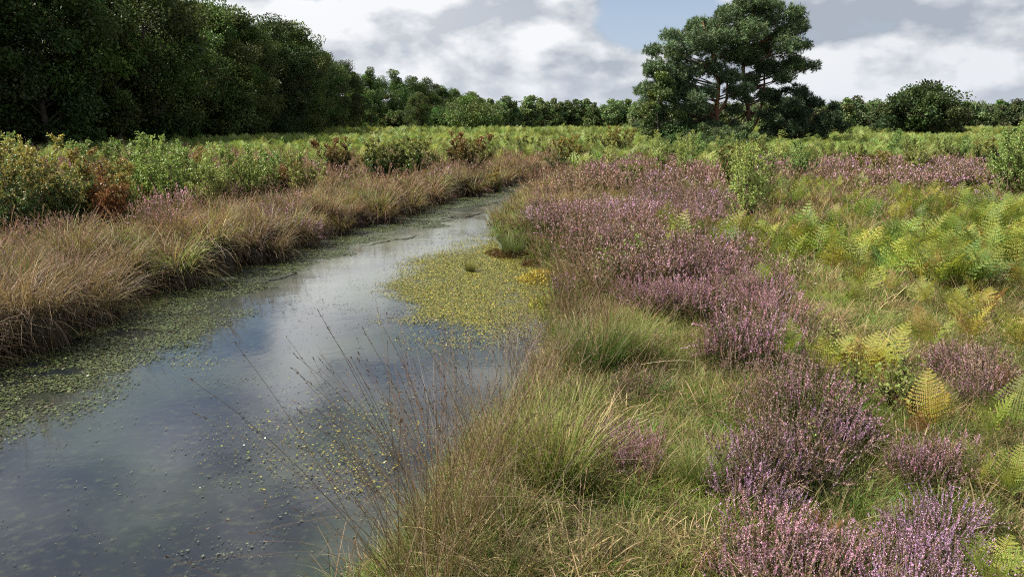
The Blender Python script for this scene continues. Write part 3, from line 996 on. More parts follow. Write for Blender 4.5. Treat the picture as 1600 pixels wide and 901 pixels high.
for (px, Yd, sc, lab) in [(1098, 50, 0.72, 'blue green bush in front of the left pine trunk'), (1135, 51, 0.66, 'blue green bush in front of the gap between the pine trunks'),
                          (1045, 46, 0.5, 'small green bush in front of the light birch'), (1060, 57, 0.95, 'bush behind the blue green bush under the left pine'),
                          (1165, 56, 0.75, 'bush at the foot of the red pine trunk')]:
    put_far(sb, px, Yd, rng.random() * 6, sc, lab)

# ------------------------------------------------------------------ shrubs and saplings
B_G = (0.18, 0.26, 0.075); B_D = (0.10, 0.155, 0.055); B_R = (0.26, 0.10, 0.045); B_Y = (0.28, 0.25, 0.07); B_O = (0.21, 0.225, 0.07)
def spro(seed, H, spread, nl, col, tip=None, ls=0.042, stems=6, name='birch_sapling', cat='sapling'):
    return Proto(name, cat, sapling(seed, H, spread, int(nl * 1.9), col, tip, ls, stems + 4))
sp_g = spro(301, 1.5, 0.55, 3600, B_G)
sp_g2 = spro(302, 1.45, 0.55, 3600, B_O, B_G)
sp_d = spro(303, 1.5, 0.6, 5200, B_D, B_Y, stems=8)
sp_ry = spro(304, 1.5, 0.6, 5000, B_D, (0.25, 0.19, 0.06), stems=8)
sp_r = spro(305, 1.2, 0.36, 2600, B_R, (0.19, 0.11, 0.04))
sp_m = spro(306, 1.3, 0.5, 3600, B_O, (0.25, 0.16, 0.055))
rb_g = spro(307, 1.3, 0.95, 5200, (0.06, 0.10, 0.03), (0.19, 0.19, 0.05), 0.05, 11, 'round_bush', 'bush')
rb_r = spro(308, 1.3, 0.9, 5000, (0.10, 0.105, 0.035), (0.21, 0.13, 0.045), 0.05, 11, 'round_bush', 'bush')
rb_y = spro(309, 1.4, 0.9, 5000, (0.055, 0.085, 0.028), (0.25, 0.20, 0.05), 0.05, 12, 'round_bush', 'bush')
sp_yl = Proto('birch_sapling', 'sapling', sapling(331, 1.5, 0.4, 3000, (0.25, 0.31, 0.09), (0.27, 0.31, 0.085), 0.042, 7, low=0.05))
SH = [  # proto, base pixel x, y, scale, label
    (sp_ry, 18, 356, 1.06, 'leafy sapling with rust and yellow tips at the left edge'),
    (sp_d, 75, 346, 1.05, 'dark green sapling with yellowish top second from the left edge'),
    (sp_ry, 122, 338, 1.02, 'dark leafy sapling with rusty tips just left of the red sapling'),
    (sp_r, 172, 345, 1.0, 'rust red sapling on the left bank between green ones'),
    (sp_m, 200, 325, 0.98, 'olive sapling with red tips behind the rust red one'),
    (sp_g, 262, 318, 1.10, 'bright green birch sapling in the middle of the left thicket'),
    (sp_g, 232, 310, 1.14, 'bright green birch sapling left of the brightest one'),
    (sp_g2, 300, 312, 1.02, 'green birch sapling right of the brightest one'),
    (sp_g2, 350, 305, 1.0, 'olive green birch sapling above the pink heather on the left bank'),
    (sp_g, 392, 300, 0.96, 'thin green sapling with tall tip on the left bank'),
    (rb_r, 438, 286, 0.85, 'low sapling with red tips on the left bank'),
    (sp_g2, 475, 292, 0.9, 'low yellow green sapling on the left bank'),
    (sp_ry, -60, 350, 1.1, 'leafy sapling beyond the left edge of the view'),
    (sp_g, 30, 300, 1.16, 'green sapling behind the leafy ones at the left edge'),
    (sp_g2, 140, 296, 1.1, 'green sapling behind the rust tipped ones on the left'),
    (sp_m, 320, 275, 0.95, 'distant sapling with reddish tips behind the left thicket'),
    (rb_r, 528, 276, 1.1, 'red topped low bush on the left bank'),
    (rb_g, 596, 278, 1.15, 'left half of the wide green bush by the left bank'),
    (rb_g, 642, 279, 1.2, 'wide dark green bush with yellow tips on the left bank'),
    (rb_r, 722, 270, 1.25, 'red brown topped bush right of the wide green bush'),
    (rb_y, 893, 265, 1.2, 'round dark bush with yellow top at the end of the water'),
    (rb_g, 822, 246, 1.0, 'dark low bush far behind the left bank'),
    (rb_y, 962, 250, 1.3, 'dark bush with orange tips near the light birch'),
    (rb_g, 925, 242, 1.1, 'green bush between the two yellow topped bushes'),
    (sp_m, 775, 280, 0.8, 'small sapling with red tips close to the far bank edge'),
    (sp_g2, 760, 262, 0.9, 'small green sapling behind the far left bank'),
    (sp_g, 285, 300, 1.05, 'green sapling behind the brightest birch sapling of the left thicket'),
    (sp_m, 372, 292, 0.9, 'sapling with rusty top between two green ones on the left'),
    (sp_g2, 415, 290, 0.95, 'olive sapling behind the thin one with the tall tip'),
    (sp_d, 45, 325, 1.15, 'dense dark sapling behind the first two at the left edge'),
    (sp_g2, 320, 322, 0.8, 'low green sapling in front of the left thicket'),
    (sp_r, 455, 283, 0.9, 'rusty sapling behind the low red tipped one'),
    (sp_g2, 195, 300, 1.15, 'tall green sapling behind the rust red one'),
    # right of the stream
    (sp_yl, 1165, 362, 0.93, 'leafy yellow green birch sapling at the left end of the bracken'),
    (sp_yl, 1195, 330, 0.84, 'slim green sapling behind the yellow green birch sapling'),
    (sp_yl, 1150, 310, 0.95, 'slim birch sapling rising above pink heather'),
    (sp_g, 1247, 288, 0.98, 'round bright green birch sapling in the pink heather band'),
    (rb_y, 1370, 284, 0.74, 'round olive bush in the pink heather band'),
    (sp_g, 1582, 312, 1.22, 'tall green birch sapling at the right edge'),
    (sp_g2, 1556, 300, 1.0, 'shorter sapling left of the tall one at the right edge'),
    (sp_g, 1400, 252, 1.15, 'bright green sapling in front of the solitary rounded tree'),
    (sp_g2, 1478, 262, 1.05, 'yellow green sapling between solitary tree and right edge'),
    (sp_g, 1502, 262, 0.95, 'green sapling right of the yellow green one'),
    (sp_g, 1090, 262, 1.0, 'bright sapling in front of the left pine'),
    (sp_g2, 1120, 266, 0.95, 'yellow green sapling in front of the gap between the pines'),
    (sp_g2, 1190, 262, 1.05, 'yellow green sapling in front of the red pine trunk'),
    (sp_g, 1060, 258, 1.05, 'bright green sapling in front of the light birch'),
    (sp_g2, 1300, 262, 0.85, 'low green sapling right of the dark young pine'),
]
for (p_, px, py, sc, lab) in SH:
    p_.put(on(px, py + (16 if px < 520 else 0), -0.03), rng.random() * 6.3, sc * (0.95 if px < 520 else 1), lab)
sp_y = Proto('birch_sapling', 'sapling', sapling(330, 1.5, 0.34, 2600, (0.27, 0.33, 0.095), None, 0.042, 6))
for (px, py, sc, lab) in [(1075, 250, 1.0, 'sunlit yellow green sapling left of the blue green bush'), (1142, 256, 1.05, 'sunlit sapling in front of the blue green bush'),
                          (1215, 268, 0.9, 'sunlit sapling left of the round one in the pink heather band'), (1272, 256, 0.8, 'sunlit sapling in front of the dark young pine'),
                          (1335, 252, 0.9, 'low sunlit sapling between young pine and solitary tree'), (1440, 258, 0.95, 'sunlit sapling under the solitary rounded tree'),
                          (1530, 262, 1.1, 'sunlit sapling near the right edge behind the heather band'), (1598, 285, 1.35, 'tallest sunlit sapling cut by the right edge'),
                          (1172, 335, 0.95, 'narrow sunlit sapling at the left of the bracken'), (1020, 252, 0.8, 'sunlit sapling in front of the birch'),
                          (860, 246, 0.8, 'small sunlit sapling left of the round dark bush'), (690, 262, 0.7, 'small sunlit sapling left of the red brown bush'),
                          (505, 282, 0.8, 'small sunlit sapling left of the red topped low bush'), (245, 322, 1.05, 'sunlit sapling before the green thicket on the left'),
                          (335, 312, 0.95, 'sunlit pale sapling right of the thicket centre'), (8, 330, 1.2, 'sunlit sapling above the left edge thicket')]:
    sp_y.put(on(px, py, -0.03), rng.random() * 6.3, sc, lab)
kinds_ = [sp_y, sp_yl, sp_g2, rb_g, sp_y]
n_ = 0
while n_ < 46:
    yd = 20 + 45 * rng.random() ** 1.3
    pxr = 930 + 760 * rng.random()
    xx_ = fx(pxr, yd)
    if fbm(xx_ * 0.12, yd * 0.12, 77) < 0.42:
        continue
    kinds_[int(rng.integers(5))].put((xx_, yd, float(gz(xx_, yd)) - 0.03), rng.random() * 6.3, 0.5 + 0.6 * rng.random(), 'birch sapling scattered in the bracken far beyond the pink heather on the right', 'saplings in the far bracken on the right')
    n_ += 1
n_ = 0
while n_ < 22:
    yd = 26 + 40 * rng.random(); pxr = 330 + 560 * rng.random()
    xx_ = fx(pxr, yd)
    if edges(np.array([yd]))[0][0] - xx_ < 2.5 and yd < 40:
        continue
    [sp_y, rb_g, rb_r, sp_m][int(rng.integers(4))].put((xx_, yd, float(gz(xx_, yd)) - 0.03), rng.random() * 6.3, 0.45 + 0.5 * rng.random(), 'low scrub bush scattered in the bracken field beyond the left bank', 'scrub in the far field beyond the left bank')
    n_ += 1
seedl = Proto('birch_seedling', 'seedling', sapling(320, 0.62, 0.16, 260, (0.17, 0.22, 0.06), None, 0.036, 4, low=0.3))
for (px, py, sc, lab) in [(938, 432, 0.95, 'bright birch seedling in the tall grass, left of two'), (985, 428, 1.0, 'wider bright birch seedling in the tall grass, right of two'),
                          (1330, 640, 0.72, 'yellowing birch seedling in front of the bracken plant'), (1385, 650, 0.8, 'seedling with pale yellow leaves right of the bracken plant'),
                          (1425, 660, 0.7, 'leafy seedling with bronze leaves left of the mauve heather'), (1300, 560, 0.6, 'small leafy seedling beside the dead bracken frond'), (1130, 480, 0.6, 'seedling among the faded heather of the middle heath'),
                          (1260, 735, 0.5, 'small green seedling inside the lilac heather')]:
    seedl.put(on(px, py, -0.02), rng.random() * 6.3, sc, lab)

# ------------------------------------------------------------------ tussocks along the banks
tus = [[Proto('moor_grass_tussock', 'grass tussock', tussock(400 + 10 * l + k, l)) for k in range(3)] for l in range(3)]
lod_of = lambda d: 0 if d < 9 else (1 if d < 18 else 2)


def put_tus(x, y, sc, label, group, dz=0.0, tilt=(0, 0)):
    tus[lod_of(y)][int(rng.integers(3))].put((x, y, float(gz(x, y)) + dz), rng.random() * 6.3, sc, label, group, tilt)


y = 4.6
while y < 37:
    l, r = edges(np.array([y])); l = l[0]
    near = y < 12
    put_tus(l - 0.16 - 0.12 * rng.random(), y, 0.8 + 0.7 * rng.random(), 'moor grass tussock hanging over the water on the left bank',
            'tussocks on the edge of the left bank', 0.0, (0, 0.2))
    y += 0.5 + 0.5 * rng.random() + 0.014 * y
y = 5.0
while y < 33:
    l, r = edges(np.array([y])); l = l[0]
    put_tus(l - 0.02 + 0.1 * rng.random(), y, 1.05 + 0.45 * rng.random(), 'large rounded tussock bulging from the left bank into the weed', 'large tussocks bulging from the left bank', 0.10, (0, 0.1))
    y += 1.0 + 0.9 * rng.random() + 0.03 * y
for row in (1, 2):
    y = 4.2 + 0.3 * row
    while y < 36:
        l, r = edges(np.array([y])); l = l[0]
        put_tus(l - 0.3 - 0.6 * row - 0.35 * rng.random(), y, 0.65 + 0.5 * rng.random(), 'tan moor grass tussock set back from the left bank edge',
                'tussocks behind the edge of the left bank', -0.04, (0, 0.12))
        y += 0.62 + 0.4 * rng.random() + 0.015 * y
y = 13.0
while y < 34:
    l, r = edges(np.array([y])); r = r[0]
    put_tus(r + 0.25 + 0.25 * rng.random(), y, 0.42 + 0.3 * rng.random(), 'low tussock on the far part of the right bank edge', 'tussocks on the right bank edge', -0.02)
    y += 0.9 + 0.7 * rng.random()

# green rush-like tussocks on the right bank
def green_tuft(seed, h, n, base, tip, wd=0.003):
    g = grass_clump(seed, n, 0.13, h, wd, base, tip, 0.2, 0.6, 6, 0.12)
    g2 = Geo(); r = np.random.default_rng(seed + 1)
    culms(g2, r, 26, 0.13, h * 1.35, wd * 0.55, (0.2, 0.15, 0.08), (0.16, 0.10, 0.08), 0.18, 0.35)
    return Proto('green_tussock', 'grass tussock', [('leaves', g.mesh('tuft_leaves', M_grass)), ('flower_stems', g2.mesh('tuft_stems', M_grass))])
gt = green_tuft(500, 0.66, 520, (0.035, 0.055, 0.014), (0.19, 0.22, 0.06))
gt2 = green_tuft(501, 0.58, 520, (0.04, 0.07, 0.016), (0.19, 0.25, 0.06))
for (p_, px, py, sc, lab) in [
        (gt, 865, 800, 0.95, 'big dark green tussock beside the water in the foreground'),
        (gt, 800, 770, 0.85, 'green tussock left of the big dark one, at the water'),
        (gt2, 935, 600, 1.0, 'bright green tussock with purple stems in the middle of the right bank'),
        (gt2, 905, 580, 0.85, 'green tussock at the left of the bright middle one'),
        (gt, 985, 590, 0.75, 'smaller green tussock right of the bright middle one'),
        (gt2, 800, 372, 0.9, 'rounded olive tussock on the point of the right bank'),
        (gt2, 1090, 800, 0.55, 'short green tuft on the grass path between heathers'),
        (gt, 735, 392, 0.42, 'small green tuft standing in the weed at the point of the bank')]:
    p = at(px, py, -0.1)
    p_.put((p[0], p[1], max(float(gz(p[0], p[1])), WZ) - 0.02), rng.random() * 6.3, sc, lab)

for (px, py, sc, lab) in [(30, 452, 1.0, 'yellow green tuft on the left bank near the left edge'), (85, 448, 0.9, 'yellow green tuft right of the edge one on the left bank'),
                          (150, 440, 0.85, 'low yellow green tuft in the tan grass of the left bank'), (230, 425, 0.7, 'greenish tuft behind the left bank hollow'), (505, 362, 0.6, 'small bright green tuft at the water right of the pink heather')]:
    gt2.put(on(px, py, -0.02), rng.random() * 6.3, sc, lab)
for (px, py, sc, lab) in [(-15, 500, 1.5, 'big arching pale tussock cut by the left edge of the view'), (45, 500, 1.25, 'big tussock on the left bank right of the one cut by the edge')]:
    p = at(px, py, -0.15)
    tus[0][1].put((p[0], p[1], -0.15), rng.random() * 6.3, sc, lab, None)

# tall foreground grass with dark flowering stems leaning over the water
def stem_tuft(seed, n, h, lean, nl=130):
    r = np.random.default_rng(seed)
    g = Geo(); culms(g, r, n, 0.15, h, 0.0017, (0.155, 0.115, 0.06), (0.115, 0.08, 0.065), lean, 0.5, 7, 0.34)
    g2 = grass_clump(seed + 3, nl, 0.17, 0.42, 0.0028, (0.06, 0.085, 0.022), (0.19, 0.185, 0.07), 0.25, 0.9, 5, 0.22)
    return Proto('flowering_moor_grass', 'tall grass', [('flower_stems', g.mesh('stem_stems', M_grass)), ('leaves', g2.mesh('stem_leaves', M_grass))])
st = [stem_tuft(510, 50, 1.0, 0.22), stem_tuft(511, 44, 1.08, 0.3), stem_tuft(512, 56, 0.9, 0.2)]
st_sparse = [stem_tuft(513, 11, 1.1, 0.32, 26), stem_tuft(514, 8, 0.95, 0.4, 20)]
for k, (px, py, sc, tilt) in enumerate([(560, 905, 0.9, -0.25), (640, 880, 1.0, -0.2), (600, 960, 1.0, -0.3), (700, 860, 1.0, -0.12), (660, 930, 0.95, -0.15), (740, 830, 0.95, -0.1), (720, 900, 0.9, 0.0),
                                        (700, 790, 0.95, -0.18), (760, 760, 0.95, -0.1), (790, 880, 0.75, 0), (790, 700, 0.9, -0.12), (820, 640, 0.9, -0.1), (845, 590, 0.85, -0.08), (780, 960, 0.8, 0.05),
                                        (850, 660, 0.8, 0), (870, 560, 0.85, 0), (880, 520, 0.85, -0.05), (520, 990, 1.0, -0.3), (680, 1000, 0.9, -0.1), (880, 480, 0.85, 0), (895, 450, 0.85, 0), (900, 425, 0.85, 0), (880, 410, 0.7, 0)]):
    p = at(px, py, -0.15)
    (st_sparse[k % 2] if px < 650 else st[k % 3]).put((p[0], p[1], max(float(gz(p[0], p[1])), WZ) - 0.02), rng.random() * 6.3, sc,
                  'tall dark flowering moor grass on the near right bank leaning over the water', 'flowering grass along the near right bank', (0, tilt))

# ------------------------------------------------------------------ heather bushes in the foreground
hL = [Proto('heather_bush', 'heather', heather(600 + k, 0, LILAC)) for k in range(3)]
hM = [Proto('heather_bush', 'heather', heather(610 + k, 0, MAUVE, bloom=0.4)) for k in range(2)]
hF = [Proto('heather_bush', 'heather', heather(620 + k, 0, FADED, n=90, bloom=0.35)) for k in range(2)]
h1 = [Proto('heather_bush', 'heather', heather(630 + k, 1, MAUVE if k else LILAC, h=0.42, r=0.26)) for k in range(3)]
HB = [
    ('bright lilac heather patch right of the grass path', hL, [(1200, 725), (1245, 715), (1290, 712), (1330, 700), (1170, 760), (1215, 770), (1260, 760), (1180, 800), (1225, 820), (1150, 790)], 0.85),
    ('pale brownish lilac heather at the bottom edge right of the path', hM, [(1190, 880), (1240, 880), (1285, 890), (1175, 930), (1225, 940), (1270, 950), (1330, 905)], 0.9),
    ('vivid pink heather in the lower right corner left of the bracken frond', hL, [(1420, 850), (1455, 870), (1480, 840), (1440, 910), (1490, 920), (1400, 890), (1400, 950), (1460, 970)], 0.85),
    ('mauve heather beside the dark green foreground tussock', hM, [(968, 735), (995, 750), (950, 705), (1000, 715), (925, 690)], 0.7),
    ('faded upright heather behind the bright lilac patch', hF, [(1180, 640), (1210, 620), (1160, 600), (1230, 650), (1190, 670)], 0.95),
    ('mauve heather right of the yellowing seedlings', hM, [(1520, 610), (1550, 600), (1490, 590), (1540, 640)], 0.95),
    ('faded heather in front of the middle green tussock', hF, [(985, 635), (1005, 620), (1000, 560), (975, 540)], 0.75),
    ('mauve heather in the gap between lilac patch and right edge', hM, [(1450, 760), (1480, 740), (1420, 740)], 0.75),
    ('mauve heather in the strip that links the pink drift to the bright lilac patch', hM, [(1100, 455), (1140, 470), (1178, 492), (1150, 440), (1195, 450), (1130, 575), (1165, 572), (1212, 588), (1090, 500), (1225, 520), (1120, 430), (1070, 440)], 1.35),
    ('faded heather bush on the middle of the right heath', hF, [(1120, 540), (1150, 520), (1110, 500), (1170, 550), (1200, 540), (1240, 560)], 0.95),
]
for lab, prs, pp, sc in HB:
    for (px, py) in pp:
        p_ = prs[int(rng.integers(len(prs)))]
        p_.put(on(px, py, -0.02), rng.random() * 6.3, sc * 0.74 * (0.7 + 0.5 * rng.random()), lab, lab + ', bushes' if len(pp) > 1 else None)
for (px, py, sc, lab) in [(455, 350, 0.95, 'pink heather bush on the left bank edge'), (430, 352, 0.85, 'pink heather bush on the left bank edge'), (476, 346, 0.8, 'pink heather bush on the left bank edge'),
                          (268, 345, 1.0, 'dusky pink heather below the green saplings'), (290, 342, 0.9, 'dusky pink heather below the green saplings')]:
    h1[0 if px > 400 else 1].put(on(px, py, 0.03), rng.random() * 6.3, sc * 1.45, lab, lab)

# ------------------------------------------------------------------ bracken plants
bk = [Proto('bracken_plant', 'bracken', bracken(700, 0, (BRK, BRKY), 5)), Proto('bracken_plant', 'bracken', bracken(701, 0, (BRK, BRKG), 4)),
      Proto('bracken_plant', 'bracken', bracken(702, 0, (BRKY, BRK, BRKB), 5)), Proto('bracken_plant', 'bracken', bracken(703, 0, (BRKG,), 4))]
bdead = Proto('dead_bracken', 'bracken', bracken(704, 0, (BRKB, (0.13, 0.07, 0.035)), 3, 0.6))
for (p_, px, py, sc, lab) in [
        (bk[0], 1545, 945, 0.95, 'bright yellow green bracken frond plant in the lower right corner'),
        (bk[1], 1575, 790, 0.85, 'green bracken at the right edge above the corner frond'),
        (bk[0], 1520, 770, 0.8, 'olive bracken left of the green one at the right edge'),
        (bk[2], 1350, 620, 0.95, 'bracken with brown and yellow fronds behind the seedlings'),
        (bk[0], 1375, 600, 0.9, 'fresh green bracken behind the brown and yellow one'),
        (bk[1], 1230, 590, 0.75, 'small green bracken left of the brown and yellow one'),
        (bk[0], 1590, 560, 1.0, 'bright bracken at the right edge in the middle of the heath'),
        (bk[2], 1520, 545, 0.9, 'yellowing bracken left of the bright right edge one'),
        (bk[2], 1440, 560, 0.9, 'yellow and brown bracken left of the mauve heather at the right'), (bk[0], 1290, 610, 0.8, 'light green bracken left of the yellowing seedlings'), (bk[1], 1545, 700, 1.0, 'dark green bracken at the right edge behind the olive one'),
        (bk[0], 1180, 470, 0.9, 'bright bracken at the near left end of the bracken bed'), (bdead, 1580, 640, 0.9, 'rusty dead bracken close to the right edge'),
        (bdead, 1310, 590, 0.9, 'rust brown dead bracken frond in the middle of the heath'),
        (bdead, 1290, 850, 0.6, 'rust brown dead bracken lying between two heathers'),
        (bdead, 1430, 690, 0.7, 'dark brown dead bracken right of the seedlings')]:
    p_.put(on(px, py, 0.0), rng.random() * 6.3, sc * (0.62 if py < 650 else 0.44), lab)

# ------------------------------------------------------------------ ground cover (stuff)
def band(n_per_m2, y0, y1, marg=2.0):
    """random ground points of the view wedge (wider than the frame) between two depths"""
    n = int(n_per_m2 * (0.76 * (y1 ** 2 - y0 ** 2) + 2 * marg * (y1 - y0)))
    yy = np.sqrt(rng.random(n) * (y1 ** 2 - y0 ** 2) + y0 ** 2)
    xx = (rng.random(n) * 2 - 1) * (0.76 * yy + marg)
    return xx, yy


def cover(name, meshes, sets, keep, label, cat, smin=0.75, smax=1.25, tilt=0.12, h=0.2):
    Ps, Rs, Ss, Is = [], [], [], []
    for (dens, y0, y1, ids, smul) in sets:
        xx, yy = band(dens, y0, y1)
        dl, dr = sdist(xx, yy)
        k = keep(xx, yy, dl, dr) > rng.random(len(xx))
        xx, yy = xx[k], yy[k]
        n = len(xx)
        Ps.append(np.stack([xx, yy, gz(xx, yy) - 0.01], -1))
        Rs.append(np.stack([rng.normal(size=n) * tilt, rng.normal(size=n) * tilt, rng.random(n) * 2 * PI], -1))
        Ss.append((smin + (smax - smin) * rng.random(n)) * smul)
        Is.append(rng.choice(ids, n))
    P = np.concatenate(Ps)
    print(name, len(P))
    return scatter(name, meshes, P, np.concatenate(Rs), np.concatenate(Ss), np.concatenate(Is), label, cat)


def ell(px, py, cx, cyy, rx, ry):
    return np.exp(-(((px - cx) / rx) ** 2 + ((py - cyy) / ry) ** 2) ** 1.6)


def zones(x, y, z):
    return topx(x, y, gz(x, y) + z)


def k_heather(x, y, dl, dr):
    px, py = zones(x, y, 0.25)
    nz = fbm(x * 0.55, y * 0.55, 21)
    k = 1.0 * ell(px, py, 975, 315, 135, 75) + 0.75 * ell(px, py, 1045, 400, 95, 65) + 0.6 * ell(px, py, 865, 375, 50, 60)
    k = np.maximum(k, 0.95 * ell(px, py, 1380, 272, 260, 22))
    k = np.maximum(k, 0.8 * ell(px, py, 1145, 500, 115, 100))
    k = np.maximum(k, 0.6 * ell(px, py, 1200, 630, 110, 120))
    k = np.maximum(k, 0.45 * ell(px, py, 1500, 540, 120, 60))
    k = np.maximum(k, 0.10 * ell(px, py, 960, 600, 60, 150))
    k = np.maximum(k, 0.15 * ell(px, py, 1400, 860, 250, 130))
    k = k * smooth(nz, 0.34, 0.62) + 0.004 * (y > 7.5)
    return np.where(dr > 0.35 + 1.3 * smooth(y, 14, 22), k, np.where(dl > 0.6, 0.10 * smooth(nz, 0.45, 0.65) * (y < 40), 0))


def k_bracken(x, y, dl, dr):
    px, py = zones(x, y, 0.3)
    nz = fbm(x * 0.4, y * 0.4, 33)
    k = 1.0 * ell(px, py, 1410, 400, 340, 120) + 0.35 * ell(px, py, 1560, 640, 180, 160)
    k = np.maximum(k, 0.2 * ell(px, py, 1150, 400, 60, 60))
    k = k * smooth(nz, 0.33, 0.55) * smooth(fbm(x * 1.3, y * 1.3, 34), 0.25, 0.55)
    return np.where(dr > 1.0, k, 0)


def k_short(x, y, dl, dr):
    return np.where(dr > 0.12, 1.0, np.where(dl > 0.5, 0.35, 0)) * smooth(y, 40, 30)


def k_moor(x, y, dl, dr):
    px, py = zones(x, y, 0.3)
    nz = fbm(x * 0.45, y * 0.45, 44)
    kr = 0.9 * ell(px, py, 905, 440, 75, 120) + 0.5 * ell(px, py, 1120, 300, 300, 50) + 0.04 * ell(px, py, 1350, 450, 300, 150) + 0.9 * ell(px, py, 880, 285, 60, 25)
    kr = kr + 0.08 * ell(px, py, 800, 760, 120, 250) + 0.06
    kl = 0.12 + 0.4 * smooth(nz, 0.3, 0.6)
    return np.where(dr > 0.15, np.clip(kr, 0, 1) * (0.4 + 0.6 * smooth(nz, 0.3, 0.6)), np.where(dl > 0.5, kl, 0))


short_m = [grass_clump(800 + k, 90, 0.11, 0.2, 0.0021, b, t, 0.45, 1.0, 4, dd).mesh('short_grass', M_grass) for k, (b, t, dd) in enumerate(
    [((0.045, 0.07, 0.014), (0.21, 0.265, 0.05), 0.18), ((0.04, 0.075, 0.014), (0.17, 0.265, 0.042), 0.08), ((0.05, 0.065, 0.02), (0.22, 0.22, 0.075), 0.3)])]
short_f = [grass_clump(810 + k, 34, 0.17, 0.25, 0.0065, b, t, 0.4, 1.0, 3, dd).mesh('short_grass', M_grass) for k, (b, t, dd) in enumerate(
    [((0.045, 0.08, 0.014), (0.19, 0.255, 0.045), 0.1), ((0.06, 0.07, 0.022), (0.21, 0.20, 0.075), 0.3)])]
cover('short_grass', short_m + short_f, [(60, 1.2, 5.0, [0, 1, 2], 0.8), (62, 1.2, 8.0, [0, 1, 2], 1.0), (34, 8.0, 16.0, [3, 3, 4], 1.1), (12, 16, 38, [3, 3, 4], 1.3)], k_short,
      'short green and straw coloured grass covering the heath', 'grass')


lit_m = []
for k in range(3):
    r_ = np.random.default_rng(890 + k)
    g = Geo()
    P_, sd_, o_ = arc_paths(r_, 60, 0.16, 0.16 * (0.5 + r_.random(60)), 1.25, 0.35, 4)
    P_[..., 2] += 0.03 + 0.05 * r_.random((60, 1))
    ribbons(g, P_, (0.0022 + 0.0015 * r_.random(60))[:, None] * np.array([[1, 1, 0.8, 0.3]]), sd_, ramp((0.16, 0.115, 0.06), (0.36, 0.28, 0.16), 4, 60, r_, 0.5))
    lit_m.append(g.mesh('dead_grass', M_grass))
cover('dead_grass', lit_m, [(11, 1.2, 9.0, [0, 1, 2], 0.85)], lambda x, y, dl, dr: np.where(dr > 0.2, 0.3 + 0.7 * smooth(fbm(x * 0.9, y * 0.9, 57), 0.4, 0.6), 0), 'flattened dead straw lying between the green grass', 'dead grass')


def moor_mesh(seed, n, h, wd, nc, segs=5):
    r = np.random.default_rng(seed)
    g = grass_clump(seed, n, 0.18, h, wd, (0.075, 0.08, 0.026), (0.25, 0.18, 0.095), 0.28, 0.9, segs, 0.28)
    culms(g, r, nc // 2, 0.18, h * 1.35, wd * 0.55, (0.2, 0.14, 0.085), (0.24, 0.155, 0.115), 0.2, 0.45)
    return g.mesh('moor_grass', M_grass)


moor_n = [moor_mesh(820 + k, 90, 0.34, 0.0028, 16) for k in range(3)]
moor_m = [moor_mesh(830 + k, 60, 0.34, 0.006, 14) for k in range(3)]
moor_f = [moor_mesh(840 + k, 40, 0.36, 0.013, 10, 4) for k in range(2)]
cover('moor_grass', moor_n + moor_m + moor_f, [(20, 1.5, 9.0, [0, 1, 2], 1.0), (13, 9.0, 18.0, [3, 4, 5], 1.05), (7, 18, 45, [6, 7], 1.1), (0.5, 45, 75, [6, 7], 1.3)], k_moor,
      'tan and purplish moor grass growing over both banks and the heath', 'grass')
hn = [heather(850 + k, 0, c, bloom=b)for k, (c, b) in enumerate([(MAUVE, 0.42), (FADED, 0.35)])]
def joined(parts):
    """stems and flowers of one ling plant in one ground-cover mesh"""
    g = Geo(); mats = []
    (n0, a), (n1, b) = parts
    for me in (a, b):
        v = np.empty(len(me.vertices) * 3, np.float32); me.vertices.foreach_get('co', v)
        f = np.empty(len(me.loops), np.int32); me.loops.foreach_get('vertex_index', f)
        c = np.empty(len(me.vertices) * 4, np.float32); me.color_attributes['Col'].data.foreach_get('color', c)
        g.add(v, f.reshape(-1, 4), c.reshape(-1, 4)[:, :3])
    return g.mesh('heather', M_heather)
hn = [joined(q) for q in hn]
hm = [joined(heather(860 + k, 1, c, h=0.42, r=0.26, bloom=0.42)) for k, c in enumerate([LILAC, MAUVE, FADED])]
hf = [joined(heather(870 + k, 2, c, h=0.45, r=0.32, bloom=0.5)) for k, c in enumerate([LILAC, MAUVE, FADED])]
cover('heather', hn + hm + hf, [(14, 1.5, 7.5, [0, 1], 0.9), (10, 7.5, 17, [2, 3, 3, 4, 4], 1.0), (6, 17, 48, [5, 6, 6, 7, 7, 7], 1.15)], k_heather,
      'pink and mauve heather spread over the heath right of the stream', 'heather')
bn = [bracken(720 + k, 0, c, 3, 0.62)[0][1] for k, c in enumerate([(BRK, BRKY), (BRK,), (BRKY, BRKB)])]
bm = [bracken(730 + k, 1, c, 4, 0.72)[0][1] for k, c in enumerate([(BRK, BRKY), (BRK, BRKG), (BRK, BRKG, BRKG), (BRKY, BRK, BRK, BRKB)])]
cover('bracken', bn + bm, [(5, 2.0, 8.0, [0, 1, 2], 0.66), (22, 7.5, 24, [3, 3, 4, 4, 5, 6], 0.62)], k_bracken,
      'yellow green bracken mixed with grass on the right heath', 'bracken', 0.55, 1.35)
bfar = [bracken(740 + k, 2, c, 5, 0.8)[0][1] for k, c in enumerate([((0.19, 0.27, 0.075),), ((0.20, 0.26, 0.07), BRKG), ((0.22, 0.27, 0.08),)])]


def k_far(x, y, dl, dr):
    nz = fbm(x * 0.13, y * 0.13, 55)
    k = smooth(y + 14 * (nz - 0.5), 27, 40) * (0.55 + 0.45 * smooth(nz, 0.3, 0.5))
    px, py = topx(x, y, 0.3 + 0 * x)
    left_tan = (dl > dr) * smooth(y, 50, 36) * 0.8
    return np.where(np.maximum(dl, dr) > 1.0, k * (1 - left_tan), 0)


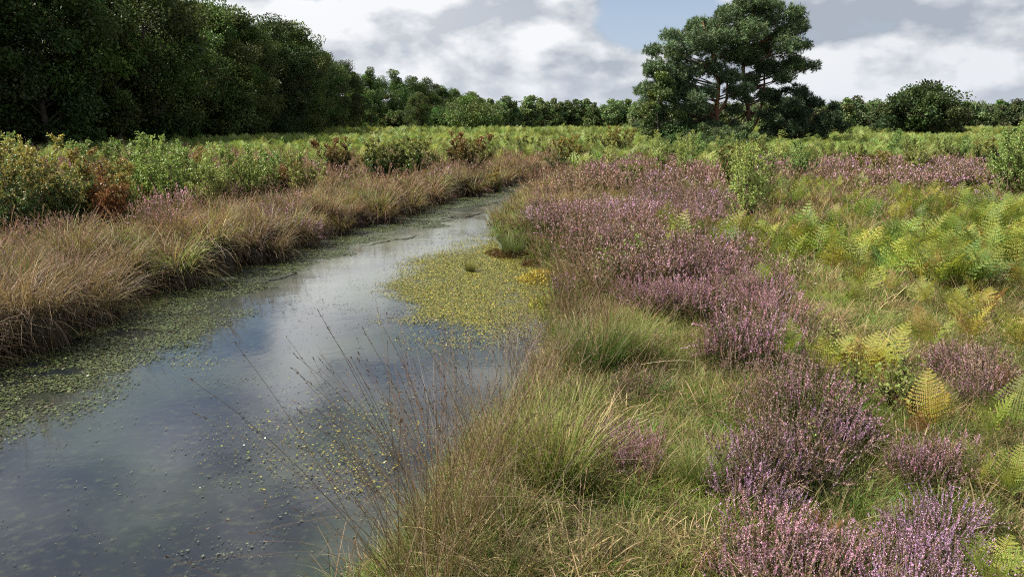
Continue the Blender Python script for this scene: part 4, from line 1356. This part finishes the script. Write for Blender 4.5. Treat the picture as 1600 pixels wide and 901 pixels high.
cover('far_bracken', bfar, [(2.0, 26, 55, [0, 1, 2], 1.0), (0.9, 55, 110, [0, 1, 2], 1.3), (0.22, 110, 240, [0, 1, 2], 2.2)], k_far,
      'bright green bracken covering the far field up to the trees', 'bracken', 0.5, 1.4)

# ------------------------------------------------------------------ floating pondweed and algae
def float_leaves(name, dens, y0, y1, keepf, cols, sz, label, cat, tiltz=0.12, zoff=0.006):
    n = int(dens * (y1 - y0) * 9)
    yy = y0 + (y1 - y0) * rng.random(n)
    l, r = edges(yy)
    u = rng.random(n)
    xx = l - 0.05 + (r - l + 0.1) * u
    # keep an even density per square metre
    k = (rng.random(n) < (r - l) / 9) & (rng.random(n) < keepf(xx, yy, l, r))
    xx, yy = xx[k], yy[k]; n = len(xx)
    print(name, n)
    a = rng.random(n) * 2 * PI
    D = unit(np.stack([np.cos(a), np.sin(a), tiltz * rng.normal(size=n)], -1))
    Nn = unit(np.stack([-np.sin(a), np.cos(a), tiltz * rng.normal(size=n)], -1))
    s = sz * (0.45 + 0.5 * rng.random(n) + 1.1 * rng.random(n) ** 4) * (1 + yy * 0.045)
    c = np.asarray(cols)[rng.integers(len(cols), size=n)] * (0.6 + 0.8 * rng.random((n, 1)))
    g = Geo()
    P = np.stack([xx, yy, WZ + zoff + 0.004 * rng.random(n)], -1)
    leaves(g, P, D, Nn, s, s * 0.34, c)
    return tag(link_mesh(name, g.mesh(name, M_weed)), label, cat, kind='stuff')


def k_left(x, y, l, r):
    nz = fbm(x * 0.7, y * 0.7, 61); n2 = fbm(x * 3.1, y * 3.1, 62)
    d = x - l
    wid = 1.4 + 0.9 * (nz - 0.5) * 2 + 0.45 * smooth(y, 9, 6)
    return smooth(d, wid, wid - 0.5) * smooth(n2, 0.25, 0.5) * 0.95 + 0.0


def k_spread(x, y, l, r):
    nz = fbm(x * 0.8, y * 0.8, 71); n2 = fbm(x * 4, y * 4, 72)
    return (0.25 * smooth(nz, 0.45, 0.7) + 0.06) * smooth(n2, 0.35, 0.6)


def k_yel(x, y, l, r):
    px, py = topx(x, y, WZ + 0 * x)
    nz = fbm(x * 1.6, y * 1.6, 81)
    px = px + 110 * (fbm(x * 1.3, y * 0.9, 84) - 0.5) + 50 * (fbm(x * 5, y * 4, 85) - 0.5)
    py = py + 36 * (fbm(x * 1.2, y * 1.1, 86) - 0.5) + 18 * (fbm(x * 4, y * 5, 87) - 0.5)
    k = ell(px, py, 775, 452, 120, 58) + 0.8 * ell(px, py, 800, 400, 50, 26) + 0.07 * ell(px, py, 540, 745, 80, 30) + 0.06 * ell(px, py, 310, 558, 30, 10)
    k = k + 0.35 * ell(px, py, 700, 480, 70, 40) + 0.05 * ell(px, py, 520, 700, 160, 80)
    return np.clip(k * 1.3, 0, 1) * smooth(nz + 0.25 * (fbm(x * 6, y * 6, 83) - 0.5), 0.02, 0.4)


float_leaves('pondweed', 6500, 3.5, 36, k_left, [(0.055, 0.08, 0.026), (0.075, 0.10, 0.035), (0.03, 0.04, 0.016), (0.05, 0.042, 0.022), (0.10, 0.12, 0.05)], 0.017,
             'green floating pondweed mat along the left bank', 'pondweed', 0.16)
float_leaves('scattered_pondweed', 2600, 1.8, 30, k_spread, [(0.07, 0.085, 0.055), (0.10, 0.115, 0.08), (0.055, 0.065, 0.05)], 0.011,
             'scattered small pondweed leaves on the open water', 'pondweed')
float_leaves('yellow_algae', 20000, 2.2, 16, k_yel, [(0.17, 0.165, 0.025), (0.23, 0.195, 0.03), (0.10, 0.12, 0.022), (0.12, 0.085, 0.025), (0.06, 0.085, 0.02)], 0.012,
             'yellow green algae and weed mat off the right bank', 'algae', 0.25, 0.01)

# ------------------------------------------------------------------ moss cushions, drowned stalks, dry straws
def moss(seed, col, n=1500):
    r = np.random.default_rng(seed)
    g = Geo()
    d = rdir(r, n); d[:, 2] = np.abs(d[:, 2])
    lump = 0.75 + 0.5 * vnoise(d[:, 0] * 3 + 4, d[:, 1] * 3 + 9, seed)
    Q = d * np.array([0.3, 0.22, 0.1]) * lump[:, None] * (0.7 + 0.35 * r.random((n, 1)))
    D = unit(d + 0.9 * rdir(r, n))
    leaves(g, Q, D, unit(np.cross(D, rdir(r, n))), 0.03, 0.008, jit(r, col, n, 0.45, 0.15))
    return g.mesh('moss_cushion', M_grass)


mo_r = moss(901, (0.14, 0.095, 0.032)); mo_y = moss(902, (0.27, 0.235, 0.05))
for (me, px, py, z, sc, lab) in [(mo_r, 800, 402, WZ + 0.0, 1.1, 'rust coloured bog moss cushion at the point of the right bank'), (mo_r, 772, 396, WZ + 0.0, 0.7, 'small rusty moss cushion next to the weed tuft'),
                                (mo_r, 838, 415, WZ + 0.0, 0.9, 'rusty moss cushion under the pink heather at the water'), (mo_y, 850, 440, WZ, 1.3, 'yellow moss cushion at the right edge of the algae mat'),
                                (mo_y, 135, 494, WZ, 1.3, 'yellow green moss cushion at the foot of the left bank'), (mo_y, 92, 478, WZ + 0.12, 0.7, 'golden moss in a hollow of the left bank'),
                                (mo_y, 868, 478, WZ, 1.1, 'yellow moss cushion below the tall grass of the right bank')]:
    o = tag(link_mesh('moss_cushion', me), lab, 'moss')
    p = at(px, py, z)
    o.location = (p[0], p[1], z); o.scale = (sc, sc, sc); o.rotation_euler = (0, 0, rng.random() * 6)

M_stalk = plant_mat('dry_stalk', 0.05, 0.1, 0.0)
for k, pts_ in enumerate([[(400, 425), (470, 400), (520, 385), (548, 372), (600, 356), (640, 354)], [(560, 388), (600, 378), (640, 372), (652, 366)], [(600, 362), (660, 350), (700, 340), (735, 335)],
                          [(648, 345), (690, 328), (740, 322)], [(690, 347), (730, 338), (770, 330)], [(330, 455), (420, 440), (480, 418)], [(300, 470), (380, 455), (440, 447)], [(740, 325), (790, 312), (830, 308)]]):
    P = np.array([at(a, b, WZ + 0.006) for a, b in pts_])
    t = np.linspace(0, len(P) - 1, 60); i = np.arange(len(P))
    Q = np.stack([np.interp(t, i, P[:, c]) for c in range(3)], -1)
    Q[:, 0] += 0.10 * (fbm(t * 3.1, t * 0 + k, 12 + k) - 0.5) * 2 + 0.045 * rng.normal(size=60); Q[:, 1] += 0.22 * (fbm(t * 2.7, t * 0 + 5 + k, 30 + k) - 0.5) * 2
    g = Geo()
    tube(g, Q, (0.002 + 0.007 * rng.random(60)) * np.sin(np.linspace(0.15, 3.0, 60)), (0.018, 0.015, 0.01), 5)
    tag(link_mesh('drowned_stalk', g.mesh('drowned_stalk', M_stalk, True)), 'long dark drowned plant strand lying in the film of the far water', 'plant strand', 'dark strands on the water')
for k, (px, py, L_, a) in enumerate([(1040, 592, 0.35, 0.1), (830, 690, 0.4, 1.35)]):
    p = on(px, py, 0.12)
    d = np.array([math.cos(a), math.sin(a) * 0.5, abs(math.sin(a)) * 0.6])
    t = np.linspace(-0.5, 0.5, 7)[:, None]
    g = Geo()
    tube(g, d * t * L_ + np.array([0, 0, 0.05]) * (0.25 - t * t), np.linspace(0.0035, 0.0018, 7), (0.45, 0.38, 0.25), 5)
    o = tag(link_mesh('dry_stalk', g.mesh('dry_stalk', M_stalk, True)), 'pale dry grass stalk lying across the grass of the right bank', 'dry stalk', 'pale dry stalks')
    o.location = p
